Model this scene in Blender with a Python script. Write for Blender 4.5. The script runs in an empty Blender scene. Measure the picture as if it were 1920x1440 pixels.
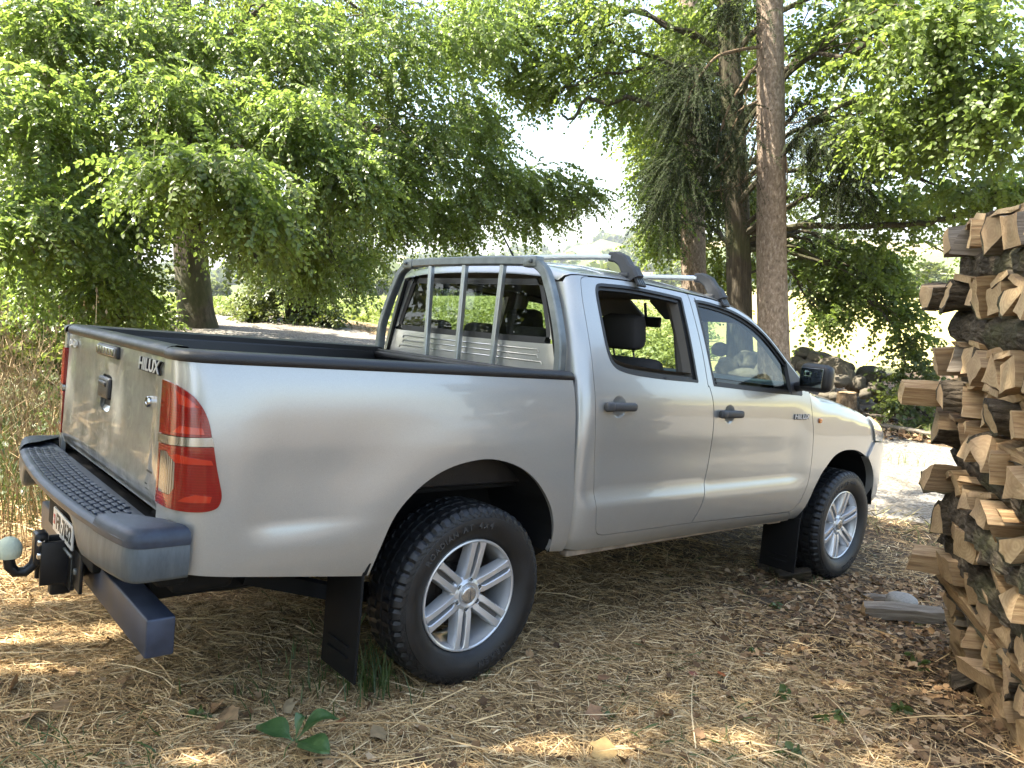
import bpy, math, random
import numpy as np
from mathutils import Vector, Matrix
from mathutils.geometry import delaunay_2d_cdt

sc = bpy.context.scene
COL = sc.collection
rnd = random.Random(7)
rng = np.random.default_rng(11)

# ------------------------------------------------------------ camera, sky, sun, exposure
cam_data = bpy.data.cameras.new('camera')
cam_data.sensor_width = 36.0
cam_data.lens = 27.18
cam_data.clip_start = 0.05
cam_data.clip_end = 6000
cam = bpy.data.objects.new('camera', cam_data)
cam.location = (0, 0, 1.45)
cam.rotation_euler = (math.radians(90 - 7.2726), 0, 0)
COL.objects.link(cam)
sc.camera = cam

SUN_AZ, SUN_EL = math.radians(-100), math.radians(57)     # azimuth from +Y towards +X
SUN = Vector((math.sin(SUN_AZ) * math.cos(SUN_EL), math.cos(SUN_AZ) * math.cos(SUN_EL), math.sin(SUN_EL)))
world = bpy.data.worlds.new('World')
sc.world = world
world.use_nodes = True
wn = world.node_tree
bg = wn.nodes['Background']
sky = wn.nodes.new('ShaderNodeTexSky')
sky.sky_type = 'NISHITA'
sky.sun_disc = False
sky.sun_elevation = SUN_EL
sky.sun_rotation = SUN_AZ
sky.air_density = 1.3
sky.dust_density = 3.0
wn.links.new(sky.outputs[0], bg.inputs[0])
bg.inputs[1].default_value = 0.10
sl = bpy.data.lights.new('sun', 'SUN')
sl.energy = 5.0
sl.angle = math.radians(0.55)
sl.color = (1.0, 0.93, 0.80)
so = bpy.data.objects.new('sun', sl)
so.rotation_euler = SUN.to_track_quat('Z', 'Y').to_euler()
so.location = (-12, -4, 25)
COL.objects.link(so)
vs = sc.view_settings
vs.view_transform = 'Standard'
vs.look = 'None'
vs.gamma = 1
vs.use_curve_mapping = False
vs.exposure = 2.65
sc.cycles.max_bounces = 8
sc.cycles.transparent_max_bounces = 8
sc.cycles.caustics_reflective = False
sc.cycles.caustics_refractive = False

# ------------------------------------------------------------ helpers
FPX = 1449.66
PIT = math.radians(7.2726)
def at(u, v, d):
    """the point of the place seen at photograph pixel (u, v) at distance d ahead"""
    a, b = (u - 960) / FPX, (v - 720) / FPX
    y = math.cos(PIT) - b * math.sin(PIT)
    z = -math.sin(PIT) - b * math.cos(PIT)
    return np.array([a * d / y, d, 1.45 + z * d / y])

def tag(o, label=None, cat=None, group=None, kind=None):
    if label: o['label'] = label
    if cat: o['category'] = cat
    if group: o['group'] = group
    if kind: o['kind'] = kind
    return o

def empty(name, loc=(0, 0, 0), parent=None):
    o = bpy.data.objects.new(name, None)
    o.location = loc
    o.empty_display_size = 0.2
    COL.objects.link(o)
    if parent: o.parent = parent
    return o

def link(name, me, parent=None):
    o = bpy.data.objects.new(name, me)
    COL.objects.link(o)
    if parent: o.parent = parent
    return o

def herm(xs, ys):
    xs = np.array(xs, float); ys = np.array(ys, float)
    d = np.diff(ys) / np.diff(xs); m = np.zeros_like(ys); m[0] = d[0]; m[-1] = d[-1]
    for i in range(1, len(xs) - 1):
        m[i] = 0 if d[i-1] * d[i] <= 0 else 2 * d[i-1] * d[i] / (d[i-1] + d[i])
    def F(x):
        x = np.clip(np.asarray(x, float), xs[0], xs[-1])
        i = np.clip(np.searchsorted(xs, x) - 1, 0, len(xs) - 2)
        h = xs[i+1] - xs[i]; t = (x - xs[i]) / h
        return ((2*t**3 - 3*t**2 + 1) * ys[i] + (t**3 - 2*t**2 + t) * h * m[i]
                + (-2*t**3 + 3*t**2) * ys[i+1] + (t**3 - t**2) * h * m[i+1])
    return F

def sst(a, b, x):
    t = np.clip((x - a) / (b - a), 0, 1)
    return t * t * (3 - 2 * t)

class MB:
    """collects shapes and links them as one mesh"""
    def __init__(s):
        s.V = []; s.F = []; s.M = []; s.n = 0
    def add(s, V, F, m=0):
        V = np.asarray(V, float)
        s.V.append(V)
        for f in F:
            s.F.append(tuple(int(i) + s.n for i in f)); s.M.append(m)
        s.n += len(V)
        return s
    def rbox(s, c, size, r=0.01, R=None, m=0, fn=None):
        h = np.array(size, float) / 2
        r = min(r, h.min() * 0.999)
        L = [np.array([-a, -a + 0.3 * r, -a + r, a - r, a - 0.3 * r, a]) for a in h]
        V = []; F = []
        for ax in range(3):
            for sg in (-1, 1):
                b, c2 = [k for k in range(3) if k != ax]
                base = len(V)
                for i in range(6):
                    for j in range(6):
                        p = np.zeros(3); p[ax] = sg * h[ax]; p[b] = L[b][i]; p[c2] = L[c2][j]
                        q = np.clip(p, -(h - r), h - r); d = p - q; l = np.linalg.norm(d)
                        V.append(q + d / l * r if l > 1e-9 else p)
                for i in range(5):
                    for j in range(5):
                        f = (base + i*6 + j, base + (i+1)*6 + j, base + (i+1)*6 + j+1, base + i*6 + j+1)
                        flip = (sg > 0) != (ax != 1)
                        F.append(f[::-1] if flip else f)
        V = np.array(V)
        # weld
        key = np.round(V, 6); uq, idx, inv = np.unique(key, axis=0, return_index=True, return_inverse=True)
        inv = inv.ravel()
        V = V[idx]
        F2 = []
        for f in F:
            g = [inv[i] for i in f]
            g2 = [g[k] for k in range(4) if g[k] != g[k-1]]
            if len(set(g2)) >= 3: F2.append(tuple(g2))
        if fn is not None: V = fn(V)
        if R is not None: V = V @ np.array(R).T
        return s.add(V + np.array(c, float), F2, m)
    def tube(s, P, r, n=8, m=0, cap=True, sec=None, up=(0, 0, 1)):
        """sweep a circle (or the section sec, (n,2)) along the points P"""
        P = np.asarray(P, float); k = len(P)
        r = np.broadcast_to(np.asarray(r, float), (k,))
        T = np.gradient(P, axis=0); T /= np.linalg.norm(T, axis=1)[:, None] + 1e-12
        if sec is None:
            a = np.linspace(0, 2*np.pi, n, endpoint=False); sec = np.stack([np.cos(a), np.sin(a)], 1)
        n = len(sec)
        u = np.array(up, float)
        V = []
        A = None
        for i in range(k):
            if A is None:
                A = np.cross(T[i], u)
                if np.linalg.norm(A) < 1e-3: A = np.cross(T[i], (1.0, 0.1, 0))
            A = A - T[i] * (A @ T[i]); A /= np.linalg.norm(A)
            B = np.cross(A, T[i])
            V.append(P[i] + r[i] * (sec[:, :1] * A + sec[:, 1:] * B))
        V = np.concatenate(V)
        F = []
        for i in range(k - 1):
            for j in range(n):
                j2 = (j + 1) % n
                F.append((i*n + j, (i+1)*n + j, (i+1)*n + j2, i*n + j2))
        if cap:
            F.append(tuple(range(n))); F.append(tuple(range((k-1)*n, k*n))[::-1])
        return s.add(V, F, m)
    def lathe(s, prof, n=48, axis='y', c=(0, 0, 0), m=0, rfn=None, a0=0, a1=2*np.pi):
        """prof: (radius, along-axis) points"""
        full = abs(a1 - a0 - 2*np.pi) < 1e-6
        a = np.linspace(a0, a1, n, endpoint=not full)
        k = len(prof); V = []
        for i, (r, h) in enumerate(prof):
            rr = np.full(n, r) if rfn is None else rfn(i, r, a)
            if axis == 'y': V.append(np.stack([rr*np.cos(a), np.full(n, h), rr*np.sin(a)], 1))
            else: V.append(np.stack([rr*np.cos(a), rr*np.sin(a), np.full(n, h)], 1))
        V = np.concatenate(V) + np.array(c, float)
        F = []
        for i in range(k-1):
            for j in range(n if full else n-1):
                j2 = (j+1) % n
                f = (i*n+j, i*n+j2, (i+1)*n+j2, (i+1)*n+j)
                F.append(f)
        return s.add(V, F, m)
    def grid(s, V, nu, nv, m=0, flip=False):
        F = []
        for i in range(nu-1):
            for j in range(nv-1):
                f = (i*nv+j, (i+1)*nv+j, (i+1)*nv+j+1, i*nv+j+1)
                F.append(f[::-1] if flip else f)
        return s.add(np.asarray(V).reshape(-1, 3), F, m)
    def mesh(s, name, mats, smooth=True, ang=35, mirror=False):
        V = np.concatenate(s.V) if s.V else np.zeros((0, 3))
        F = s.F
        if mirror:
            V = V * np.array([1, -1, 1]); F = [f[::-1] for f in F]
        me = bpy.data.meshes.new(name)
        me.from_pydata(V.tolist(), [], F)
        if not isinstance(mats, (list, tuple)): mats = [mats]
        for x in mats: me.materials.append(x)
        if len(mats) > 1: me.polygons.foreach_set('material_index', np.array(s.M, np.int32))
        if smooth:
            me.polygons.foreach_set('use_smooth', np.ones(len(F), bool))
            me.set_sharp_from_angle(angle=math.radians(ang))
        me.update()
        return me
    def build(s, name, mats, parent=None, **k):
        return link(name, s.mesh(name, mats, **k), parent)

def np_mesh(name, V, Q, mat, smooth=False):
    """mesh from arrays; Q (n,3) or (n,4)"""
    V = np.asarray(V, np.float32); Q = np.asarray(Q, np.int32)
    me = bpy.data.meshes.new(name)
    k = Q.shape[1]
    me.vertices.add(len(V)); me.vertices.foreach_set('co', V.ravel())
    me.loops.add(Q.size); me.loops.foreach_set('vertex_index', Q.ravel())
    me.polygons.add(len(Q))
    me.polygons.foreach_set('loop_start', np.arange(0, Q.size, k, dtype=np.int32))
    me.polygons.foreach_set('loop_total', np.full(len(Q), k, np.int32))
    if smooth: me.polygons.foreach_set('use_smooth', np.ones(len(Q), bool))
    me.materials.append(mat)
    me.update(calc_edges=True)
    return me

# ------------------------------------------------------------ materials
def srgb(r, g, b):
    return tuple(((c/255)/12.92 if c/255 <= 0.04045 else ((c/255 + 0.055)/1.055)**2.4) for c in (r, g, b)) + (1,)

class NT:
    def __init__(s, name):
        s.m = bpy.data.materials.new(name); s.m.use_nodes = True
        s.t = s.m.node_tree; s.b = s.t.nodes['Principled BSDF']; s.out = s.t.nodes['Material Output']
    def n(s, typ, **k):
        x = s.t.nodes.new(typ)
        for a, v in k.items(): setattr(x, a, v)
        return x
    def l(s, a, b): s.t.links.new(a, b)
    def coord(s, kind='Object', scale=(1, 1, 1), rot=(0, 0, 0)):
        c = s.n('ShaderNodeTexCoord'); mp = s.n('ShaderNodeMapping')
        mp.inputs['Scale'].default_value = scale; mp.inputs['Rotation'].default_value = rot
        s.l(c.outputs[kind], mp.inputs['Vector']); return mp.outputs[0]
    def noise(s, scale, vec=None, detail=4, rough=0.55, dist=0):
        x = s.n('ShaderNodeTexNoise'); x.inputs['Scale'].default_value = scale
        x.inputs['Detail'].default_value = detail; x.inputs['Roughness'].default_value = rough
        x.inputs['Distortion'].default_value = dist
        if vec is not None: s.l(vec, x.inputs['Vector'])
        return x.outputs[0]
    def ramp(s, fac, stops, interp='LINEAR'):
        x = s.n('ShaderNodeValToRGB'); e = x.color_ramp.elements; x.color_ramp.interpolation = interp
        while len(e) < len(stops): e.new(0.5)
        for i, (p, c) in enumerate(stops):
            e[i].position = p; e[i].color = c if len(c) == 4 else tuple(c) + (1,)
        s.l(fac, x.inputs[0]); return x.outputs[0]
    def mix(s, fac, a, b, blend='MIX'):
        x = s.n('ShaderNodeMix', data_type='RGBA', blend_type=blend)
        for v, i in ((fac, 0), (a, 6), (b, 7)):
            if hasattr(v, 'links') or hasattr(v, 'is_linked'): s.l(v, x.inputs[i])
            elif i == 0: x.inputs[0].default_value = v
            else: x.inputs[i].default_value = v if len(v) == 4 else tuple(v) + (1,)
        return x.outputs[2]
    def math(s, op, a, b=0.0, c=None):
        x = s.n('ShaderNodeMath', operation=op)
        for i, v in enumerate((a, b) if c is None else (a, b, c)):
            if hasattr(v, 'is_linked'): s.l(v, x.inputs[i])
            else: x.inputs[i].default_value = v
        return x.outputs[0]
    def bump(s, h, strength=0.3, dist=0.01):
        x = s.n('ShaderNodeBump'); x.inputs['Strength'].default_value = strength
        x.inputs['Distance'].default_value = dist
        s.l(h, x.inputs['Height']); s.l(x.outputs[0], s.b.inputs['Normal'])
    def set(s, **k):
        names = dict(base='Base Color', rough='Roughness', metal='Metallic', spec='Specular IOR Level', coat='Coat Weight',
                     coatr='Coat Roughness', trans='Transmission Weight', ior='IOR', alpha='Alpha')
        for a, v in k.items():
            i = s.b.inputs[names[a]]
            if hasattr(v, 'is_linked'): s.l(v, i)
            else: i.default_value = v
        return s

def plain(name, base, rough=0.5, metal=0.0, bump=0, bscale=200, var=0.0, vscale=8, spec=0.5, coat=0):
    base = tuple(x*(.72 if metal < .5 else .85) for x in base[:3])
    t = NT(name); t.set(rough=rough, metal=metal, spec=spec, coat=coat)
    if var:
        c = t.coord()
        f = t.noise(vscale, c, 5)
        lo = tuple(x*(1-var) for x in base[:3]); hi = tuple(min(1, x*(1+var)) for x in base[:3])
        t.set(base=t.ramp(f, [(0.3, lo), (0.7, hi)]))
        t.set(rough=t.math('MULTIPLY_ADD', f, 0.3, rough - 0.15))
    else: t.set(base=tuple(base[:3]) + (1,))
    if bump: t.bump(t.noise(bscale, t.coord(), 3), bump, 0.004)
    return t.m

def leaf_mat(name, c0, c1, tcol, rough=0.42, trans=0.35, spec=0.5, cl=None):
    """leaf: colour differs leaf by leaf and clump by clump; partly translucent"""
    c0, c1, tcol = [tuple(x*.72 for x in q) for q in (c0, c1, tcol)]
    t = NT(name)
    g = t.n('ShaderNodeNewGeometry')
    vec = t.coord()
    f = t.noise(0.8, vec, 3)
    f2 = t.math('ADD', t.math('MULTIPLY', g.outputs['Random Per Island'], 0.65), t.math('MULTIPLY', f, 0.45))
    stops = [(0.15, c0), (0.85, c1)]
    if cl: stops = [(0.12, c0), (0.8, c1), (0.97, cl)]
    col = t.ramp(f2, stops)
    t.set(base=col, rough=rough, spec=spec)
    tr = t.n('ShaderNodeBsdfTranslucent')
    t.l(t.mix(0.55, col, tcol), tr.inputs[0])
    mx = t.n('ShaderNodeMixShader'); mx.inputs[0].default_value = trans
    t.l(t.b.outputs[0], mx.inputs[1]); t.l(tr.outputs[0], mx.inputs[2]); t.l(mx.outputs[0], t.out.inputs[0])
    return t.m
# ------------------------------------------------------------ terrain
TM = np.array([[0.75434, -0.65018, 0.09132], [0.64696, 0.75978, 0.06539], [-0.11189, 0.00974, 0.99367]])
TT = np.array([-0.7501, 3.5505, -0.117])
def plane_z(x, y):
    return TT[2] - (0.0919 * (x - TT[0]) + 0.0658 * (y - TT[1]))

_cp = []
for (x, y) in [(0, 0), (-0.23, 2.94), (2.1, 4.94), (-1.27, 4.16), (1.06, 6.15), (-2, 2.3), (0, 2.4), (1.6, 2.4), (1.6, 3.4), (1, 4),
               (0, 5), (2, 0), (-2, 0), (-3, 4.2), (0, -3), (3, 2), (1.9, 7.0), (2.8, 5.6), (-2, 6.3)]:
    _cp.append((x, y, plane_z(x, y)))
def _px(u, v, d): p = at(u, v, d); _cp.append((p[0], p[1], p[2]))
for q in [(1700, 950, 7.1), (1660, 860, 9.5), (1700, 785, 12.5), (1640, 762, 13.5), (1700, 690, 19), (1700, 600, 45), (1840, 690, 16),
          (375, 612, 16), (690, 641, 16.5), (560, 602, 19), (690, 600, 24), (880, 600, 28), (1050, 610, 28), (420, 590, 26)]:
    _px(*q)
_cp += [(-5, 6, 0.12), (-8, 9, 0.3), (-12, 14, 0.7), (0.5, 10, -0.35), (-1.5, 11.5, -0.05), (-14, 30, 0.6), (30, 30, -0.6), (12, 6, -0.75), (9, 0, -0.5), (-9, 0, 0.25), (-25, 10, 0.8),
        (0, -25, 0.2), (25, -15, -0.6), (-25, -15, 0.5), (0, 60, 0.0), (-30, 70, -0.1), (40, 70, -0.4)]
_cp = np.array(_cp)
def _tps(r): return np.where(r > 1e-9, r * r * np.log(r + 1e-12), 0)
_n = len(_cp)
_D = np.linalg.norm(_cp[:, None, :2] - _cp[None, :, :2], axis=2)
_A = np.zeros((_n + 3, _n + 3)); _A[:_n, :_n] = _tps(_D) + 0.05 * np.eye(_n)
_A[:_n, _n] = 1; _A[:_n, _n+1:] = _cp[:, :2]; _A[_n, :_n] = 1; _A[_n+1:, :_n] = _cp[:, :2].T
_w = np.linalg.solve(_A, np.concatenate([_cp[:, 2], [0, 0, 0]]))
def _wave(x, y):
    return (0.018 * np.sin(x*2.1 + 1.3*np.sin(y*1.7)) * np.sin(y*2.6 + 0.7) + 0.012 * np.sin(x*5.3 + y*3.1) * np.sin(y*4.7 - x*2.2)
            + 0.006 * np.sin(x*13.1 + 2*np.sin(y*7)) * np.sin(y*11.9))
def ground_z(x, y):
    x = np.asarray(x, float); y = np.asarray(y, float)
    sh = x.shape; X = x.ravel(); Y = y.ravel()
    r = np.hypot(X, Y - 8)
    k = np.where(r > 60, 60 / np.maximum(r, 1), 1)
    xs = X * k; ys = 8 + (Y - 8) * k
    z = np.empty(len(X))
    for a in range(0, len(X), 20000):
        b = slice(a, a + 20000)
        d = np.hypot(xs[b, None] - _cp[None, :, 0], ys[b, None] - _cp[None, :, 1])
        z[b] = _tps(d) @ _w[:_n] + _w[_n] + xs[b] * _w[_n+1] + ys[b] * _w[_n+2]
    far = -0.9 * sst(60, 160, r) + 2.2 * sst(200, 420, r) * 0
    near = sst(0.45, 1.0, np.hypot(X + 0.23, Y - 2.94)) * sst(0.45, 1.0, np.hypot(X - 2.1, Y - 4.94))
    z = z * (1 - sst(60, 160, r)) + (far + 0.2) * sst(60, 160, r) + _wave(X, Y) * near * (1 - sst(30, 60, r))
    return z.reshape(sh)
def gz(x, y): return float(ground_z(np.array([x]), np.array([y]))[0])

# centre line of the gravel drive, and signed distance to it
ROADP = np.array([(16, -1), (9.6, 3.6), (6.0, 7.1), (3.2, 10.0), (0.4, 12.4), (-3.0, 14.9), (-7.5, 18.2), (-14, 21.5), (-26, 25)], float)
def road_dist(x, y):
    P = np.stack([np.asarray(x, float).ravel(), np.asarray(y, float).ravel()], 1)
    best = np.full(len(P), 1e9)
    for a, b in zip(ROADP[:-1], ROADP[1:]):
        ab = b - a; t = np.clip(((P - a) @ ab) / (ab @ ab), 0, 1)
        best = np.minimum(best, np.linalg.norm(P - a - t[:, None] * ab, axis=1))
    return best.reshape(np.shape(x))
ROADW = 2.35
def field_mask(x, y):
    """inside the crop field behind the trees"""
    edge = np.interp(x, [-60, -10, -5, -2, 1, 5, 9, 14, 20, 30, 60], [33, 27, 22, 19.2, 17.6, 16.4, 15.6, 14.2, 12, 10, 10])
    return y > edge + 0.5*np.sin(x*0.9)

def lines(a, b, h, far, g):
    o = list(np.arange(a, b + 1e-6, h)); s = h
    while o[-1] < far: s *= g; o.append(o[-1] + s)
    s = h; o = o[::-1]
    while o[-1] > -far: s *= g; o.append(o[-1] - s)
    return np.array(o[::-1])
gx = lines(-9, 11, 0.16, 2600, 1.13); gy = lines(-2, 20, 0.16, 2600, 1.12)
GX, GY = np.meshgrid(gx, gy, indexing='ij')
GZ = ground_z(GX, GY)
# distant rise of the land: hills are part of the lie of the land beyond 230 m
AZ = np.degrees(np.arctan2(GX, GY)); RR = np.hypot(GX, GY)
def hill_h(az, r):
    crest = np.interp(az, [-60, -38, -24, -20, -14, -10, -5, -1, 3, 7, 10, 16, 24, 34, 60],
                      [30, 22, 10, 14, 33, 36, 37, 38, 42, 52, 62, 60, 50, 40, 30])
    wob = 3.0*np.sin(az*1.3) + 2.0*np.sin(az*2.9+1) + 1.2*np.sin(az*6.1)
    a = sst(230, 1050, r) ** 1.15
    return (crest + wob) * a + 5*np.sin(r/70 + az*0.3) * sst(300, 600, r) * (1-sst(900, 1100, r))
front = (GY > 0)
GZ = GZ + np.where(front, hill_h(AZ, RR), 0) * (1 - sst(1150, 2200, RR) * 1.3)
IDX = np.arange(GX.size).reshape(GX.shape)
Q = np.stack([IDX[:-1, :-1], IDX[1:, :-1], IDX[1:, 1:], IDX[:-1, 1:]], -1).reshape(-1, 4)
cxq = GX.ravel()[Q].mean(1); cyq = GY.ravel()[Q].mean(1); rq = np.hypot(cxq, cyq)
isfield = field_mask(cxq, cyq) & (rq < 235) & (np.abs(cxq) < 160)
ishill = (rq >= 235) & (cyq > 0)
def sub(name, sel, mat):
    q = Q[sel]; u, inv = np.unique(q, return_inverse=True)
    V = np.stack([GX.ravel()[u], GY.ravel()[u], GZ.ravel()[u]], 1)
    o = link(name, np_mesh(name, V, inv.reshape(-1, 4), mat, True))
    return tag(o, kind='structure')

# straw-covered earth
t = NT('earth_straw'); c = t.coord()
n1 = t.noise(1.1, c, 5); n2 = t.noise(38, c, 6, 0.7); n3 = t.noise(7, c, 5)
straw = t.ramp(n2, [(0.25, (0.09336, 0.06234, 0.03212)), (0.5, (0.2122, 0.1474, 0.07607)), (0.72, (0.3565, 0.2654, 0.1437))])
soil = t.ramp(n2, [(0.3, (0.0382, 0.02696, 0.0169)), (0.7, (0.1358, 0.09689, 0.06086))])
sep = t.n('ShaderNodeSeparateXYZ'); t.l(c, sep.inputs[0])
mpx = t.math('MULTIPLY_ADD', sep.outputs[0], 0.75, -0.42)
f = t.math('ADD', t.math('MULTIPLY', n3, 0.9), t.math('MULTIPLY', n1, 0.7))
f = t.math('ADD', f, t.math('MINIMUM', t.math('MAXIMUM', mpx, -0.25), 0.28))
col = t.mix(t.ramp(f, [(0.74, (0, 0, 0)), (1.0, (1, 1, 1))]), straw, soil)
t.set(base=col, rough=0.9, spec=0.2); t.bump(n2, 0.8, 0.02)
M_EARTH = t.m
# crop field
t = NT('crop_field'); c = t.coord()
n1 = t.noise(0.05, c, 3); n2 = t.noise(6, c, 6, 0.7)
col = t.ramp(t.math('ADD', t.math('MULTIPLY', n1, 0.5), t.math('MULTIPLY', n2, 0.5)),
             [(0.3, (0.0945, 0.1323, 0.0252)), (0.55, (0.1607, 0.189, 0.042)), (0.75, (0.2457, 0.2362, 0.0756))])
sx = t.n('ShaderNodeSeparateXYZ'); t.l(c, sx.inputs[0])
col = t.mix(t.ramp(t.math('MULTIPLY_ADD', sx.outputs[0], 0.05, 0.35), [(0.42, (0,0,0)), (0.62, (1,1,1))]), col, t.ramp(n2, [(0.3, (0.2835, 0.2552, 0.0924)), (0.7, (0.4914, 0.4347, 0.168))]))
t.set(base=col, rough=0.85, spec=0.2); t.bump(n2, 0.8, 0.08)
M_FIELD = t.m
# hills
t = NT('hill_farmland'); c = t.coord()
v = t.n('ShaderNodeTexVoronoi'); v.inputs['Scale'].default_value = 0.0085; t.l(c, v.inputs['Vector'])
sp = t.n('ShaderNodeSeparateColor'); t.l(v.outputs['Color'], sp.inputs[0])
col = t.ramp(sp.outputs[0], [(0.0, (0.049, 0.077, 0.021)), (0.3, (0.112, 0.133, 0.035)), (0.34, (0.252, 0.203, 0.105)), (0.66, (0.28, 0.231, 0.126)), (0.7, (0.084, 0.112, 0.035))], 'CONSTANT')
t.set(base=t.mix(0.25, col, t.ramp(t.noise(0.2, c, 4), [(0.3, (0.0567, 0.0756, 0.0252)), (0.7, (0.2835, 0.2552, 0.1176))])), rough=0.9, spec=0.1)
M_HILL = t.m
sub('ground', ~isfield & ~ishill, M_EARTH)
sub('field', isfield, M_FIELD)
sub('hills', ishill, M_HILL)

# gravel drive: a thin sheet on the earth
t = NT('gravel'); c = t.coord()
vv = t.n('ShaderNodeTexVoronoi'); vv.inputs['Scale'].default_value = 34; t.l(c, vv.inputs['Vector'])
sp = t.n('ShaderNodeSeparateColor'); t.l(vv.outputs['Color'], sp.inputs[0])
n1 = t.noise(0.9, c, 5); n2 = t.noise(140, c, 3)
st = t.ramp(sp.outputs[0], [(0.0, (0.077, 0.07, 0.0595)), (0.5, (0.168, 0.154, 0.133)), (1.0, (0.28, 0.266, 0.231))])
col = t.mix(t.ramp(n1, [(0.42, (0, 0, 0)), (0.66, (0.6, 0.6, 0.6))]), st, (0.196, 0.1645, 0.1155))
t.set(base=col, rough=0.9, spec=0.25)
t.bump(t.math('SUBTRACT', 1.0, vv.outputs['Distance']), 0.9, 0.02)
M_GRAVEL = t.m
Lr = np.concatenate([[0], np.cumsum(np.linalg.norm(np.diff(ROADP, axis=0), axis=1))])
fx, fy = herm(Lr, ROADP[:, 0]), herm(Lr, ROADP[:, 1])
ss = np.linspace(0, Lr[-1], 260); ws = np.linspace(-1, 1, 25)
cx_, cy_ = fx(ss), fy(ss); tx, ty = np.gradient(cx_), np.gradient(cy_); tl = np.hypot(tx, ty)
nx, ny = -ty / tl, tx / tl
wl = ROADW + 0.12*np.sin(ss*1.7) + 0.08*np.sin(ss*4.3 + 1) + 0.05*np.sin(ss*9.1)
RX = cx_[:, None] + nx[:, None] * ws[None] * wl[:, None]; RY = cy_[:, None] + ny[:, None] * ws[None] * wl[:, None]
RZ = ground_z(RX, RY) + 0.012 - 0.03 * (np.abs(ws[None]) > 0.99)
b = MB(); b.grid(np.stack([RX, RY, RZ], -1), 260, 25, flip=True)
tag(b.build('gravel_road', M_GRAVEL, ang=180), kind='structure')
# loose stones on the drive (uncountable)
k = 9000
i = rng.integers(0, 260, k); w0 = rng.uniform(-0.97, 0.97, k)
px_ = cx_[i] + nx[i]*w0*wl[i] + rng.normal(0, .1, k); py_ = cy_[i] + ny[i]*w0*wl[i] + rng.normal(0, .1, k)
keep = (py_ < 14) & (px_ > 0) & (px_ < 9); px_, py_ = px_[keep], py_[keep]; k = len(px_)
pz_ = ground_z(px_, py_) + 0.014
oc = np.array([(1, 0, 0), (0, 1, 0), (-1, 0, 0), (0, -1, 0), (0, 0, 1), (0, 0, -1)], float)
of = np.array([(0, 1, 4), (1, 2, 4), (2, 3, 4), (3, 0, 4), (1, 0, 5), (2, 1, 5), (3, 2, 5), (0, 3, 5)])
V = (oc[None] * rng.uniform(0.6, 1.3, (k, 6, 1)) * (rng.lognormal(-4.75, .35, k)[:, None, None]) * np.array([1, 1, .7])) + np.stack([px_, py_, pz_], 1)[:, None]
F = of[None] + (np.arange(k) * 6)[:, None, None]
t = NT('pebble'); g = t.n('ShaderNodeNewGeometry')
t.set(base=t.ramp(g.outputs['Random Per Island'], [(0, (0.084, 0.077, 0.07)), (0.6, (0.21, 0.196, 0.175)), (1, (0.35, 0.336, 0.308))]), rough=0.8)
tag(link('loose_gravel', np_mesh('loose_gravel', V.reshape(-1, 3), F.reshape(-1, 3), t.m)), 'loose grey pebbles lying on the gravel drive', 'gravel', kind='stuff')
# ------------------------------------------------------------ pickup truck
# paint
def paint(name, dirt=0.0, squiggle=False):
    t = NT(name); c = t.coord()
    t.set(base=(0.42, 0.43, 0.42, 1), metal=0.50, rough=0.33, coat=0.9, coatr=0.04)
    n = t.noise(900, c, 1)
    big = t.noise(2.2, c, 5, 0.6)
    base = t.mix(t.ramp(n, [(0.35, (0, 0, 0)), (0.7, (1, 1, 1))]), (0.3481, 0.3465, 0.3267), (0.431, 0.4307, 0.4073))
    sep = t.n('ShaderNodeSeparateXYZ'); t.l(c, sep.inputs[0])
    low = t.ramp(sep.outputs[2], [(0.45, (1, 1, 1)), (0.80, (0, 0, 0))])     # road dust thrown up on the lower panels
    d = t.math('MULTIPLY', t.math('MULTIPLY', low, big), 0.8)
    base = t.mix(d, base, (0.1924, 0.1702, 0.1369))
    rough = t.math('MULTIPLY_ADD', d, 0.5, 0.32)
    if squiggle:
        g1 = t.noise(5.0, t.coord(scale=(1, 1.0, 1.3)), 2, 0.5, 1.2)
        ln = t.ramp(t.math('ABSOLUTE', t.math('SUBTRACT', g1, 0.5)), [(0.0, (1, 1, 1)), (0.016, (0.8, 0.8, 0.8)), (0.032, (0, 0, 0))])
        msk = t.ramp(t.noise(9, c, 3), [(0.48, (0, 0, 0)), (0.62, (1, 1, 1))])
        ln = t.math('MULTIPLY', t.math('MULTIPLY', ln, msk), 0.85)
        grime_refl = t.math('MULTIPLY', t.ramp(t.noise(3.2, c, 6, 0.7), [(0.36, (0, 0, 0)), (0.66, (1, 1, 1))]), 0.8)  # patchy dirt, deepened to stand in for the tailgate's dark reflection
        base = t.mix(grime_refl, base, (0.10, 0.105, 0.09)); base = t.mix(ln, base, (0.4292, 0.4292, 0.3848))
        rough = t.math('ADD', rough, t.math('MULTIPLY', grime_refl, 0.20))
    t.set(base=base, rough=rough)
    return t.m
PAINT = paint('silver_paint'); PAINT_TG = paint('silver_paint_streaked', squiggle=True)
PLASTIC = plain('black_plastic', (0.018, 0.019, 0.021), 0.45, bump=0.35, bscale=420, var=0.25)
PLASTIC_G = plain('grey_plastic', (0.055, 0.058, 0.063), 0.55, bump=0.2, bscale=500, var=0.2)
RUBBER = plain('rubber_seal', (0.012, 0.012, 0.012), 0.5)
DARK = plain('underbody_black', (0.005, 0.005, 0.005), 0.8, var=0.4, spec=.25)
LINER = plain('bed_liner', (0.012, 0.012, 0.013), 0.45, bump=0.3, bscale=250, var=0.25)
CHROME = plain('chrome', (0.75, 0.75, 0.76), 0.12, 1.0)
BADGE = plain('badge_silver', (0.75, 0.76, 0.77), 0.3, 0.25)
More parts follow.
